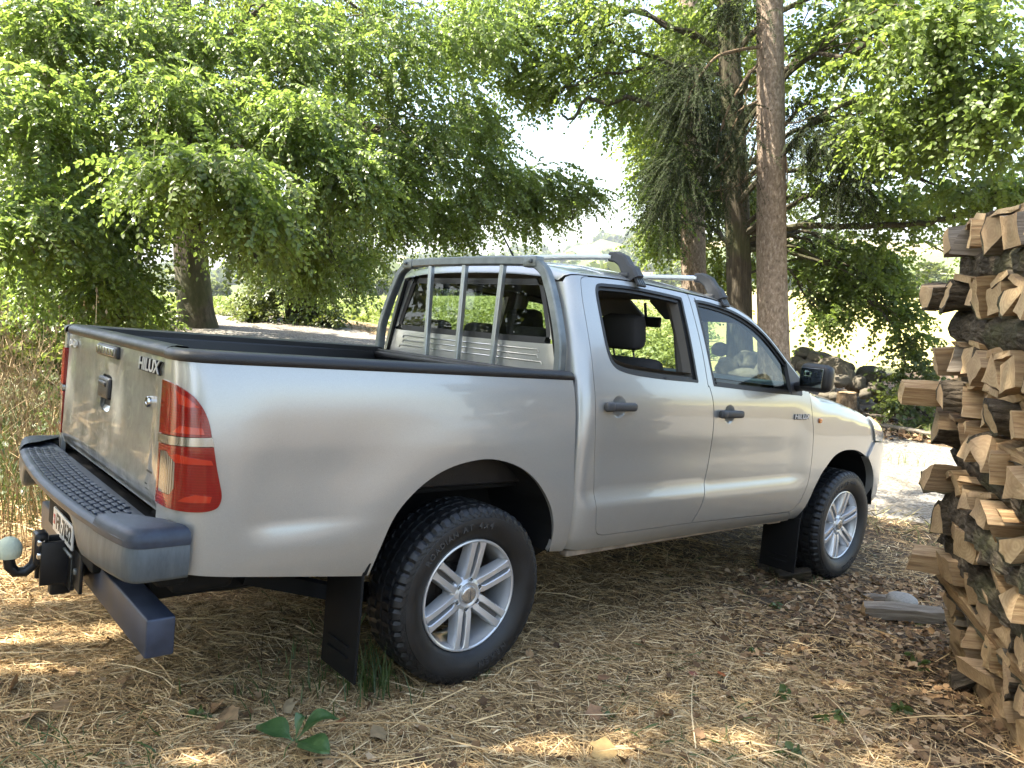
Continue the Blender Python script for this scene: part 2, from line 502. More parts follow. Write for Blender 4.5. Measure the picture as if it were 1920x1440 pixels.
STEEL = plain('grey_steel', (0.18, 0.20, 0.20), 0.42, 0.55, var=0.2, vscale=20)
GBAR = plain('bright_steel', (0.42, 0.44, 0.43), 0.35, 0.8)
ALU = plain('aluminium', (0.70, 0.72, 0.74), 0.28, 0.95)
RIMM = plain('rim_silver', (0.62, 0.63, 0.635), 0.30, 0.55, coat=0.6)
TAN = plain('interior_beige', (0.20, 0.185, 0.165), 0.85)
SEATM = plain('seat_cloth', (0.045, 0.042, 0.040), 0.9, bump=0.2, bscale=300)
HEADREST_S = plain('seat_side_grey', (0.14, 0.13, 0.125), 0.85)
DASHM = plain('dashboard', (0.040, 0.070, 0.090), 0.5)  # blue tint stands for the sky reflected in the dashboard
ORANGE = plain('amber_lens', (0.75, 0.20, 0.01), 0.15, coat=1)
TYREM = plain('tyre_rubber', (0.010, 0.0105, 0.0115), 0.50, var=0.45, vscale=14, bump=0.15, bscale=120)
BLACKP = plain('black_print_and_shadow', (0.01, 0.01, 0.01), 0.5)
t = NT('red_lens'); c = t.coord()
st = t.n('ShaderNodeTexWave'); st.inputs['Scale'].default_value = 38; st.bands_direction = 'Z'; t.l(c, st.inputs['Vector'])
t.set(base=t.mix(st.outputs[1], (0.17, 0.0015, 0.0015), (0.21, 0.002, 0.002)), rough=0.16, coat=0.55, spec=0.5); t.bump(st.outputs[1], 0.06, 0.002); REDL = t.m
REDB = plain('red_reflector', (0.55, 0.022, 0.004), 0.2, coat=1)
t = NT('clear_lens'); c = t.coord()
st = t.n('ShaderNodeTexWave'); st.inputs['Scale'].default_value = 26; st.bands_direction = 'Y'; t.l(c, st.inputs['Vector'])
t.set(base=t.mix(st.outputs[1], (0.025, 0.024, 0.023), (0.20, 0.19, 0.18)), rough=0.15, coat=.6, metal=0.3); CLEARL = t.m
HEADL = plain('headlight_lens', (0.55, 0.57, 0.56), 0.08, 0.6, coat=1, bump=0.3, bscale=60)
def glass(name, tint, refl=1.0):
    t = NT(name); t.t.nodes.remove(t.b)
    tr = t.n('ShaderNodeBsdfTransparent'); tr.inputs[0].default_value = tint + (1,)
    gl = t.n('ShaderNodeBsdfGlossy'); gl.inputs['Roughness'].default_value = 0.015
    fr = t.n('ShaderNodeFresnel'); gm = t.n('ShaderNodeNewGeometry'); t.l(t.math('MULTIPLY_ADD', gm.outputs['Backfacing'], 1/1.5-1.5, 1.5), fr.inputs[0])
    mx = t.n('ShaderNodeMixShader')
    t.l(t.math('MULTIPLY', fr.outputs[0], refl), mx.inputs[0])
    t.l(tr.outputs[0], mx.inputs[1]); t.l(gl.outputs[0], mx.inputs[2]); t.l(mx.outputs[0], t.out.inputs[0])
    return t.m
GLASS = glass('window_glass', (0.60, 0.67, 0.64)); GLASS_R = glass('rear_glass', (0.52, 0.56, 0.52), 0.9)
t = NT('bumper_plastic'); c = t.coord(scale=(1, 1, 0.18))
n = t.noise(30, c, 6, 0.7)
t.set(base=t.ramp(n, [(0.3, (0.0555, 0.0703, 0.0851)), (0.62, (0.0999, 0.1221, 0.1406)), (0.8, (0.1776, 0.1998, 0.2072))]), rough=0.42, metal=0.25); BUMPM = t.m
t = NT('step_pad_plastic'); n = t.noise(16, t.coord(), 6, 0.7)
t.set(base=t.ramp(n, [(0.3, (0.01184, 0.01776, 0.03108)), (0.7, (0.0296, 0.04144, 0.06512))]), rough=0.48); PADM = t.m

# --- body surfaces (truck axes: x ahead of the rear axle, y to the left, z up) ---
WB = herm([.40,.44,.47,.52,.60,.66,.80,.95,1.05,1.15,1.24,1.30,1.45,1.60,1.68,1.72,1.75],[.78,.82,.845,.868,.879,.882,.884,.884,.878,.864,.842,.824,.776,.722,.69,.665,.62])
ZH = herm([2.3,2.5,2.8,3.2,3.5,3.7,3.9],[1.235,1.222,1.19,1.118,1.055,.99,.88])
def recess(x, z):
    r = np.where(x < .49, .019, .024)*sst(.665,.745,z)*(1-sst(.85,1.2,z))
    rr = np.hypot(x, z-.42)
    bed = .82*sst(-.99,-.84,x)*sst(.50,.86,rr)*(1-sst(.25,.46,x))
    cb = sst(.52,.66,x)*(1-sst(2.30,2.52,x))
    return r*np.where(x < .49, bed, cb)
PR = np.array([(-1.156,.195),(-1.152,.12),(-1.139,.068),(-1.108,.03),(-1.055,.008),(-.97,0)])
PF = np.array([(3.10,0),(3.35,.012),(3.50,.03),(3.64,.07),(3.76,.14),(3.85,.24),(3.91,.40),(3.95,.62),(3.965,.88)])
Lq = np.concatenate([[0],np.cumsum(np.hypot(*np.diff(PR[::-1],axis=0).T))]); sr = (-.97-Lq)[::-1]
Lq = np.concatenate([[0],np.cumsum(np.hypot(*np.diff(PF,axis=0).T))]); sf = 3.10+Lq
_s = np.concatenate([sr,np.linspace(-.9,3.0,20),sf])
PX = herm(_s, np.concatenate([PR[:,0],np.linspace(-.9,3.0,20),PF[:,0]]))
PI = herm(_s, np.concatenate([PR[:,1],np.zeros(20),PF[:,1]]))
S0, S1 = sr[0], sf[-1]
def side(s, z):
    s = np.asarray(s, float); z = np.asarray(z, float)
    x = PX(s); ins = PI(s); w = WB(z)-recess(x, z)
    zh = ZH(x); tt = np.clip((z-(zh-.11))/.11, 0, 1)
    w = w-.10*(1-np.sqrt(np.clip(1-tt*tt, 0, 1)))*sst(2.45, 2.7, x)
    rr = np.hypot(x+.03, z-.43)                                  # soft swell round the rear arch
    w = w+.004*np.exp(-((rr-.56)/.10)**2)*(np.abs(x) < .9)*sst(.5,.7,z)
    w = np.where(s < -.9, w-ins*np.maximum(w-.69, .02)/.195, w-ins*np.where(s > 3, w/.88, 1))
    return np.stack([x, -w, z], -1)
PC = np.array([(.503,.12),(.515,.055),(.545,.018),(.60,.003),(.66,0)])
Lq = np.concatenate([[0],np.cumsum(np.hypot(*np.diff(PC[::-1],axis=0).T))]); scq = (.66-Lq)[::-1]
CX = herm(np.append(scq,[3.0]), np.append(PC[:,0],[3.0])); CI = herm(np.append(scq,[3.0]), np.append(PC[:,1],[0])); SC0 = scq[0]
def cabs(s, z):
    s = np.asarray(s, float); z = np.asarray(z, float)
    x = CX(s); w = WB(z)-recess(np.maximum(x,.5), z)-CI(s)
    return np.stack([x, -w, z], -1)

def curve(P, n=6):
    """smooth open curve through points (Catmull-Rom)"""
    P = [np.array(p, float) for p in P]
    if len(P) < 3: return [tuple(p) for p in P]
    o = []
    for i in range(len(P)-1):
        p0 = P[max(i-1, 0)]; p1 = P[i]; p2 = P[i+1]; p3 = P[min(i+2, len(P)-1)]
        for k in range(n):
            u = k/n
            o.append(tuple(0.5*((2*p1)+(-p0+p2)*u+(2*p0-5*p1+4*p2-p3)*u*u+(-p0+3*p1-3*p2+p3)*u**3)))
    o.append(tuple(P[-1]))
    return o
def closed(P, n=6):
    P = list(P); k = len(P); q = curve([P[-2 % k], P[-1]] + P + [P[0], P[1]], n)
    return q[2*n:-(n+1)] if True else q
def resamp(L, h):
    L = np.array(L, float); o = []
    for a, b in zip(L, np.roll(L, -1, 0)):
        m = max(1, int(math.ceil(np.linalg.norm(b-a)/h)))
        for k in range(m): o.append(a+(b-a)*k/m)
    o = np.array(o); d = np.linalg.norm(o-np.roll(o, 1, 0), axis=1)
    return o[d > 1e-5]
def area(L): x, y = np.array(L).T; return 0.5*np.sum(x*np.roll(y, -1)-y*np.roll(x, -1))
def ccw(L): L = np.array(L, float); return L if area(L) > 0 else L[::-1]
def inset(L, d):
    """closed loop moved inwards by d"""
    L = ccw(L); a = L-np.roll(L, 1, 0); b = np.roll(L, -1, 0)-L
    a /= np.linalg.norm(a, axis=1)[:, None]+1e-12; b /= np.linalg.norm(b, axis=1)[:, None]+1e-12
    n = np.stack([-(a+b)[:, 1], (a+b)[:, 0]], 1); l = np.linalg.norm(n, axis=1)[:, None]; n /= l+1e-9
    return L+n*d/np.clip(l/2, 0.5, 1)
def inside(P, L):
    x, y = P[:, 0], P[:, 1]; r = np.zeros(len(P), bool)
    for (x1, y1), (x2, y2) in zip(L, np.roll(L, -1, 0)):
        c_ = (y1 > y) != (y2 > y)
        r ^= c_ & (x < (x2-x1)*(y-y1)/(y2-y1+1e-15)+x1)
    return r
class Pan:
    """curved sheet cut to an outline, with flanged edges"""
    def __init__(s): s.V = []; s.N = []; s.F = []; s.M = []; s.k = 0
    def add(s, S, outline, holes=(), h=.04, depth=.018, off=0.0, m=0, fl=True, sg=1):
        loops = [ccw(resamp(outline, h*.6))]+[ccw(resamp(q, h*.5))[::-1] for q in holes]
        B = np.concatenate(loops); lo, hi = loops[0].min(0), loops[0].max(0)
        g = np.stack(np.meshgrid(np.arange(lo[0]+h*.5, hi[0], h), np.arange(lo[1]+h*.5, hi[1], h), indexing='ij'), -1).reshape(-1, 2)
        g = g[inside(g, loops[0])]
        for q in loops[1:]: g = g[~inside(g, q)]
        if len(g):
            d = np.sqrt(((g[:, None]-B[None])**2).sum(-1)).min(1); g = g[d > h*.45]
        P = np.concatenate([B, g]); E = []; st = 0
        for q in loops:
            E += [(st+i, st+(i+1) % len(q)) for i in range(len(q))]; st += len(q)
        r = delaunay_2d_cdt([Vector(p) for p in P], E, [], 0, 1e-7)
        P2 = np.array([tuple(v) for v in r[0]]); T = np.array([f for f in r[2] if len(f) == 3])
        C = P2[T].mean(1); k = inside(C, loops[0])
        for q in loops[1:]: k &= ~inside(C, q)
        T = T[k]
        def nrm(p):
            e = 1e-3
            u = S(p[:, 0]+e, p[:, 1])-S(p[:, 0]-e, p[:, 1]); v = S(p[:, 0], p[:, 1]+e)-S(p[:, 0], p[:, 1]-e)
            n = np.cross(u, v); return sg*n/(np.linalg.norm(n, axis=1)[:, None]+1e-12)
        n = nrm(P2); V = S(P2[:, 0], P2[:, 1])+n*off
        tri = T.copy(); q = np.cross(V[tri[:, 1]]-V[tri[:, 0]], V[tri[:, 2]]-V[tri[:, 0]])
        fl_ = (q*n[tri].mean(1)).sum(1) < 0; tri[fl_] = tri[fl_][:, ::-1]
        s.V.append(V); s.N.append(n); s.F += [tuple(int(i)+s.k for i in f) for f in tri]; s.M += [m]*len(tri); s.k += len(V)
        if fl:
            for L in loops:
                nn = nrm(L); A = S(L[:, 0], L[:, 1])+nn*off; Bq = A-nn*depth
                tg = np.roll(A, -1, 0)-np.roll(A, 1, 0); fn_ = np.cross(tg, nn)*sg; fn_ /= np.linalg.norm(fn_, axis=1)[:, None]+1e-12
                K = len(L); s.V += [A, Bq]; s.N += [fn_, fn_]
                for i in range(K):
                    j = (i+1) % K; f = (s.k+i, s.k+K+i, s.k+K+j, s.k+j)
                    e = np.cross(Bq[i]-A[i], A[j]-A[i])
                    s.F.append(f if e @ fn_[i] > 0 else f[::-1]); s.M.append(m)
                s.k += 2*K
        return s
    def build(s, name, mats, parent, mirror=0):
        V = np.concatenate(s.V); N = np.concatenate(s.N); F = list(s.F); M = list(s.M)
        if mirror == 1: V = V*[1, -1, 1]; N = N*[1, -1, 1]; F = [f[::-1] for f in F]
        if mirror == 2:
            k = len(V); F = F+[tuple(i+k for i in f[::-1]) for f in F]; M = M+M
            V = np.concatenate([V, V*[1, -1, 1]]); N = np.concatenate([N, N*[1, -1, 1]])
        me = bpy.data.meshes.new(name); me.from_pydata(V.tolist(), [], F)
        if not isinstance(mats, (list, tuple)): mats = [mats]
        for x in mats: me.materials.append(x)
        me.polygons.foreach_set('material_index', np.array(M, np.int32))
        me.polygons.foreach_set('use_smooth', np.ones(len(F), bool))
        me.normals_split_custom_set_from_vertices(N.tolist()); me.update()
        return link(name, me, parent)

def text_geo(txt, size, ext=0.002, shear=0.0, bold=0.0):
    cu = bpy.data.curves.new('lettering', 'FONT'); cu.body = txt; cu.size = size; cu.extrude = ext; cu.shear = shear
    cu.offset = bold; cu.align_x = 'CENTER'; cu.align_y = 'CENTER'; cu.resolution_u = 3
    o = bpy.data.objects.new('lettering', cu); COL.objects.link(o)
    dg = bpy.context.evaluated_depsgraph_get(); dg.update()
    me = bpy.data.meshes.new_from_object(o.evaluated_get(dg))
    V = np.array([v.co[:] for v in me.vertices]) if len(me.vertices) else np.zeros((0, 3)); F = [tuple(p.vertices) for p in me.polygons]
    bpy.data.objects.remove(o); bpy.data.curves.remove(cu); bpy.data.meshes.remove(me)
    return V, F
def text_on(mb, txt, org, xa, ya, size, ext=0.002, width=None, shear=0, bold=0.0, m=0):
    V, F = text_geo(txt, size, ext, shear, bold)
    if width: V[:, 0] *= width/(V[:, 0].max()-V[:, 0].min())
    xa = np.array(xa, float); ya = np.array(ya, float); na = np.cross(xa, ya)
    return mb.add(np.array(org)+V[:, :1]*xa+V[:, 1:2]*ya+V[:, 2:]*na, F, m)

truck = empty('pickup_truck')
tag(truck, 'silver double cab pickup with roof bars parked on dry grass under the trees', 'pickup')
truck.matrix_world = Matrix(np.vstack([np.hstack([TM, TT[:, None]]), [0, 0, 0, 1]]).tolist())

# --- outlines traced on the body sides ---
ARCH_R = [(-.485,.512),(-.447,.63),(-.401,.73),(-.319,.814),(-.221,.872),(-.11,.904),(.02,.912),(.163,.876),(.271,.809),(.354,.714),(.393,.625),(.402,.547),(.395,.494)]
LIGHT = [(-1.143,.787),(-1.091,.787),(-1.059,.791),(-1.037,.801),(-1.028,.824),(-1.029,.847),(-1.034,.868),(-1.049,.93),(-1.065,1.013),(-1.078,1.068),(-1.097,1.106),(-1.126,1.136),(-1.177,1.158),(-1.25,1.165)]
SE = S0+.002
light_o = [(SE,.787)]+curve(LIGHT, 4)+[(SE,1.166)]
bed_o = ([(SE,.60),(-1.095,.594),(-.50,.512)]+curve(ARCH_R, 4)+[(.49,.484)]+curve([(.495,.50),(.497,.68),(.475,.92),(.470,1.03),(.469,1.12),(.465,1.236)], 4)
         +[(SE,1.236),(SE,1.166)]+curve(LIGHT, 4)[::-1]+[(SE,.787)])
for mir in (0, 1):
    Pan().add(side, bed_o, h=.035).build('bed_side', PAINT, truck, mir)
    li = light_o
    up = [p for p in light_o if p[1] > 1.012]
    xr = lambda z: float(np.interp(z, [.787,.824,.93,1.013,1.068], [-1.06,-1.028,-1.049,-1.065,-1.078]))
    upper = [(SE,1.003),(-1.18,1.008),(xr(1.012)-.002,1.013)]+[p for p in curve(LIGHT,4) if p[1] > 1.016]+[(SE,1.166)]
    band = [(SE,.974),(-1.15,.982),(xr(.985),.986),(xr(1.01),1.012),(-1.18,1.006),(SE,1.001)]
    clear = [(SE+.012,.950),(-1.225,.957),(-1.172,.928),(-1.168,.853),(-1.19,.828),(SE+.012,.822)]
    lower = [(SE,.787)]+[p for p in curve(LIGHT,4) if p[1] < .982]+[(xr(.982),.984),(-1.15,.980),(SE,.972)]
    tl = Pan().add(side, lower, [clear], h=.022, off=.005, depth=.02).add(side, upper, h=.022, off=.006, depth=.02).build('tail_light', REDL, truck, mir)
    Pan().add(side, band, h=.02, off=.008, depth=.012).build('chrome_strip', plain('dim_chrome', (.42, .42, .40), .22, .9), tl, mir)
    Pan().add(side, inset(clear, .001), h=.02, off=.0035, depth=.01).build('reversing_lens', CLEARL, tl, mir)
    for q in ([(-1.185,1.145),(-1.135,1.125),(-1.10,1.098),(-1.135,1.098),(-1.165,1.105)], [(-1.19,1.018),(-1.085,1.02),(-1.09,1.038),(-1.155,1.042)],
              [(-1.19,.948),(-1.165,.956),(-1.064,.944),(-1.058,.93),(-1.17,.93)], [(-1.15,.816),(-1.06,.816),(-1.056,.835),(-1.10,.840),(-1.13,.830)]):
        Pan().add(side, q, h=.02, off=.0072, depth=.003).build('reflector', REDB, tl, mir)
    # arch lip and wheel well
    w = MB(); A = np.array(curve(ARCH_R, 4)); k = len(A)
    V = np.concatenate([np.stack([A[:, 0], np.full(k, y), A[:, 1]], 1) for y in (-.868, -.45)]); w.add(V, [(i, i+1, k+i+1, k+i) for i in range(k-1)])
    w.add(np.stack([A[:, 0], np.full(k, -.45), A[:, 1]], 1), [tuple(range(k))])
    w.build('wheel_well', DARK, truck, smooth=False, mirror=bool(mir))
    # rail cap
    sv = np.concatenate([np.linspace(SE+.004, -.93, 22), np.linspace(-.88, .462, 20)])
    P = side(sv, np.full(len(sv), 1.238)); tg = np.gradient(P, axis=0); nn = np.stack([tg[:, 1], -tg[:, 0], 0*tg[:, 0]], 1); nn /= np.linalg.norm(nn, axis=1)[:, None]
    secs = [(.003,1.231),(.007,1.237),(.007,1.250),(.002,1.260),(-.010,1.266),(-.022,1.268)]
    rows = [P+nn*o for o, z in secs]
    for r_, (o, z) in zip(rows, secs): r_[:, 2] = z
    for o, z in ((.10, 1.267), (.118, 1.262), (.122, 1.25), (.122, 1.19)):
        r_ = P.copy(); r_[:, 1] = np.maximum(P[:, 1]+.03, np.minimum(P[:, 1]+o, -.725)); r_[:, 0] = np.maximum(P[:, 0], -1.128); r_[:, 2] = z; rows.append(r_)
    rows = np.stack(rows, 1)
    e = rows[-1].copy(); e[:, 0] += .008; e[:, 2] = 1.235+(e[:, 2]-1.235)*.6
    rows = np.concatenate([rows, e[None]]); e2 = e.copy(); e2[:, 2] = 1.2; rows = np.concatenate([rows, e2[None]])
    b = MB(); b.grid(rows, *rows.shape[:2], flip=False); b.build('rail_cap', LINER, truck, ang=60, mirror=bool(mir))

# --- tailgate ---
def tgs(y, z):
    y = np.asarray(y, float); z = np.asarray(z, float)
    dish = .006*sst(.80, .86, z)*(1-sst(1.12, 1.19, z))*(1-sst(.56, .63, np.abs(y)))
    return np.stack([-1.158+.012*sst(.75, 1.24, z)+dish+.010*(1-sst(.752,.79,z)), y, z], -1)
hdl = closed([(-.045,.975),(.045,.975),(.072,1.0),(.075,1.05),(.070,1.095),(.04,1.112),(-.04,1.112),(-.070,1.095),(-.075,1.05),(-.072,1.0)], 3)
hdl = [(y+.03, z) for y, z in hdl]
tg_o = [(-.684,.752),(.684,.752),(.684,1.236),(-.684,1.236)]
tg = Pan().add(tgs, tg_o, [hdl], h=.04, depth=.03, sg=-1).build('tailgate', PAINT_TG, truck)
tgs2 = lambda y, z: tgs(y, z)+np.stack([.030*sst(0, .04, 1.115-z)*sst(-.02,.05,z-.975)+0*y, 0*y, 0*z], -1)
Pan().add(tgs2, inset(hdl, -.001), h=.018, fl=False, sg=-1).build('handle_recess', PAINT, tg)
b = MB(); b.rbox((-1.148, .03, 1.062), (.022, .146, .082), .012); b.rbox((-1.158, .03, 1.078), (.014, .10, .02), .006); b.build('tailgate_handle', PLASTIC, tg)
b = MB(); b.rbox((-1.150, 0, 1.203), (.022, .285, .046), .010); bl = b.build('brake_light', PLASTIC, tg)
b = MB(); b.rbox((-1.160, 0, 1.203), (.010, .255, .032), .004)
for k in range(6): b.rbox((-1.1655, -.105+.042*k, 1.203), (.002, .034, .026), .001)
b.build('lens', CLEARL, bl)
b = MB(); text_on(b, 'HILUX', (-1.1525, -.520, 1.191), (0, -1, 0), (0, 0, 1), .060, .003, width=.232, shear=.15, bold=.0018, m=1); text_on(b, 'HILUX', (-1.1555, -.518, 1.193), (0, -1, 0), (0, 0, 1), .058, .002, width=.225, shear=.15, bold=.0008); b.build('name_badge', [BADGE, BLACKP], tg)  # larger black letters underneath are the badge's shadow, modelled in black
b = MB(); text_on(b, 'D-4D', (-1.152, .585, 1.190), (0, -1, 0), (0, 0, 1), .040, .0025, width=.14, shear=.15, bold=.0015); b.build('engine_badge', BADGE, tg)
b = MB(); b.lathe([(.0, -.002), (.009, -.002), (.010, -.004), (.016, -.004), (.018, -.001), (.018, .01)], 24); b.V[0] = b.V[0][:, [1, 0, 2]]+np.array([-1.150, -.515, 1.075]); b.build('lock', CHROME, tg)
for k, (yy, zz, ww) in enumerate([(-.60,.862,.055),(-.595,.818,.07),(-.60,.806,.06)]):
    b = MB(); b.rbox((-1.1475+(-.0085 if zz<.85 else -.0085), yy, zz), (.001, ww, .007), .0004); b.build('decal_print', BLACKP, tg)
rows = []
for yv in np.linspace(-.682, .682, 30):
    rows.append([(x, yv, z) for x, z in ((-1.146,1.230),(-1.154,1.236),(-1.157,1.250),(-1.152,1.262),(-1.138,1.269),(-1.12,1.272),(-1.09,1.270),(-1.080,1.262),(-1.078,1.18))])
b = MB(); b.grid(np.array(rows), 30, 9); b.build('tailgate_cap', LINER, tg, ang=60)
b = MB(); b.rbox((-1.10, 0, 1.0), (.06, 1.34, .47), .01); b.build('inner_panel', LINER, tg)

# --- load bed ---
b = MB()
b.rbox((-.32, 0, .79), (1.56, 1.46, .03), .005)
b.rbox((-.32, -.735, 1.01), (1.56, .03, .46), .01); b.rbox((-.32, .735, 1.01), (1.56, .03, .46), .01); b.rbox((.445, 0, 1.02), (.03, 1.46, .47), .01)
for k in range(15): b.rbox((-.34, -.63+.09*k, .81), (1.46, .035, .014), .005)
b.rbox((0, -.62, .90), (.95, .22, .22), .05); b.rbox((0, .62, .90), (.95, .22, .22), .05)
b.build('bed_liner', LINER, truck)

# --- cab ---
RL = np.array([(.515,1.662),(.53,1.684),(.56,1.696),(.60,1.700),(.649,1.702),(.9,1.7135),(1.04,1.714),(1.236,1.709),(1.43,1.703),(1.642,1.694),(1.73,1.684),(1.80,1.673),(1.868,1.659),(1.968,1.625),(2.036,1.588),(2.136,1.527),(2.27,1.416),(2.394,1.315),(2.47,1.250)])
Lq = np.concatenate([[0], np.cumsum(np.hypot(*np.diff(RL, axis=0).T))])
rx, rz = herm(Lq, RL[:, 0]), herm(Lq, RL[:, 1])
H = herm([.515,.56,.7,1.0,1.4,1.7,1.9,2.1,2.47], [.035,.055,.076,.085,.082,.068,.045,.028,.02]); BOW = herm([.5,1.2,1.6,1.87,2.1,2.47], [0,0,.05,.09,.12,.16])
LS = Lq[11]
QN = np.unique(np.concatenate([np.linspace(-1, 1, 41), [-.91, .91, -.97, .97, -.99, .99]]))
def loft(la, lb, n, qs):
    L_ = np.linspace(la, lb, n); x = rx(L_); z = rz(L_)
    w = WB(z)-np.interp(x, CX(np.linspace(SC0, .66, 40)), CI(np.linspace(SC0, .66, 40)))-.004
    q = qs[None]; a = np.abs(q)
    Y = w[:, None]*q; Z = z[:, None]+H(x)[:, None]*(1-a**2.6)**.75+.002; X = x[:, None]+BOW(x)[:, None]*(1-q*q)
    return np.stack([X, Y, Z], -1)
g = loft(0, LS, 40, QN); b = MB(); b.grid(g, *g.shape[:2], flip=False)
for qa in (-1, 1):
    qq = QN[QN <= -.91] if qa < 0 else QN[QN >= .91]
    g2 = loft(LS, Lq[-1], 30, qq); b.grid(g2, *g2.shape[:2])
roof = b.build('roof', PAINT, truck, ang=50)
g3 = loft(LS, Lq[-1], 30, QN[(QN >= -.91) & (QN <= .91)]); b = MB(); b.grid(g3-np.array([0, 0, .004]), *g3.shape[:2]); b.build('windscreen', GLASS, truck)
b = MB(); P = g3[0]; b.tube(P+[0, 0, -.006], .016, 6); b.build('windscreen_trim', RUBBER, truck)
# headlining
g4 = loft(Lq[2], LS, 24, np.linspace(-.97, .97, 25)); b = MB(); b.grid(g4-np.array([0, 0, .035]), *g4.shape[:2], flip=True); b.build('headlining', TAN, truck)
DR = curve([(.665,1.6985),(.630,1.694),(.608,1.676),(.600,1.63),(.596,1.56),(.598,1.446),(.600,1.33),(.597,1.219),(.603,1.052),(.624,.901),(.645,.749),(.649,.675),(.663,.585),(.675,.555),(.694,.541),(.735,.534)], 4)
DM = curve([(1.414,1.698),(1.432,1.547),(1.446,1.377),(1.450,1.243),(1.463,1.226),(1.484,1.15),(1.500,1.026),(1.504,.871),(1.486,.753),(1.464,.669),(1.442,.607),(1.392,.531)], 4)
DF = curve([(2.481,1.217),(2.497,1.091),(2.516,.986),(2.530,.841),(2.524,.696),(2.489,.611),(2.440,.545),(2.379,.508)], 4)
RT = [(p[0], p[1]-.003) for p in curve([tuple(q) for q in RL[4:]], 4)]
top_r = [p for p in RT if .68 < p[0] < 1.40]; top_f = [p for p in RT if 1.425 < p[0] < 2.40]
WIN_R = closed([(.692,1.60),(.700,1.652),(.725,1.672),(.80,1.678),(.946,1.684),(1.148,1.681),(1.325,1.673),(1.349,1.662),(1.352,1.60),(1.357,1.501),(1.366,1.29),(1.366,1.252),(1.33,1.250),(1.1,1.256),(.903,1.267),(.793,1.282),(.742,1.304),(.715,1.345),(.699,1.434)], 3)
WIN_F = closed([(1.467,1.655),(1.475,1.670),(1.551,1.672),(1.695,1.661),(1.843,1.637),(1.987,1.591),(2.101,1.53),(2.196,1.458),(2.29,1.376),(2.385,1.300),(2.392,1.26),(2.388,1.208),(2.35,1.205),(2.20,1.209),(1.866,1.220),(1.54,1.234),(1.506,1.238),(1.500,1.26),(1.490,1.37)], 3)
rear_door = [p for p in DR]+[(1.386,.531)]+DM[::-1]+top_r[::-1]
front_door = DM+[(2.37,.508)]+DF[::-1]+top_f[::-1]
rear_door = ccw(rear_door)
front_door = ccw([(1.396,.531)]+[(2.37,.508)]+DF[::-1]+[(2.45,1.262)]+top_f[::-1]+DM)
sill_b = [(2.44,.447),(1.6,.455),(1.0,.462),(.6,.474),(.49,.486)]
cab_o = ([(SC0,.486)]+[(SC0,1.655)]+[(.515,1.660),(.53,1.680),(.56,1.692),(.60,1.697),(.66,1.700)]+DR+[(1.386,.531),(2.379,.505),(2.44,.447)]+sill_b[1:])
bowl = lambda cx_, cz_, r: [(cx_+r*.98*math.cos(a), cz_+r*math.sin(a)) for a in np.linspace(0, 2*np.pi, 28, endpoint=False)]
def door(name, outl, win, hx, hz, mir, rear):
    o = inset(outl, .0028); bw = bowl(hx, hz, .051)
    pn = Pan().add(cabs, o, [win, bw], h=.036, depth=.03)
    d = pn.build(name, PAINT, truck, mir)
    dish = lambda s_, z_: cabs(s_, z_)+np.stack([0*s_, .020*np.clip(1-((s_-hx)**2+(z_-hz)**2)/.051**2, 0, 1), 0*z_], -1)
    Pan().add(dish, bowl(hx, hz, .0515), h=.012, fl=False).build('handle_recess', PAINT, d, mir)
    y = float(cabs(hx, hz)[1])
    b = MB(); b.rbox((hx, y-.016, hz+.001), (.205, .030, .040), .0149); b.rbox((hx-.082, y-.018, hz+.001), (.055, .034, .044), .0149); b.build('door_handle', PLASTIC_G, d, mirror=bool(mir))
    w1, w2, w3 = inset(win, .012), inset(win, .026), inset(win, .034)
    Pan().add(cabs, inset(win, -.002), [w1], h=.03, off=.0015, depth=.02).add(cabs, inset(win, .011), [w2], h=.03, off=-.010, depth=.02).build('window_seal', RUBBER, d, mir)
    if not (rear and not mir): Pan().add(cabs, w1, h=.05, off=-.016, fl=False).build('window', GLASS, d, mir)
    # inner trim with the window opening left free
    inn = lambda s_, z_: cabs(s_, z_)+np.array([0, .065, 0])
    Pan().add(inn, inset(outl, .03), [inset(win, .028)], h=.07, depth=.05, sg=-1).build('door_trim', TAN, d, mir)
    return d
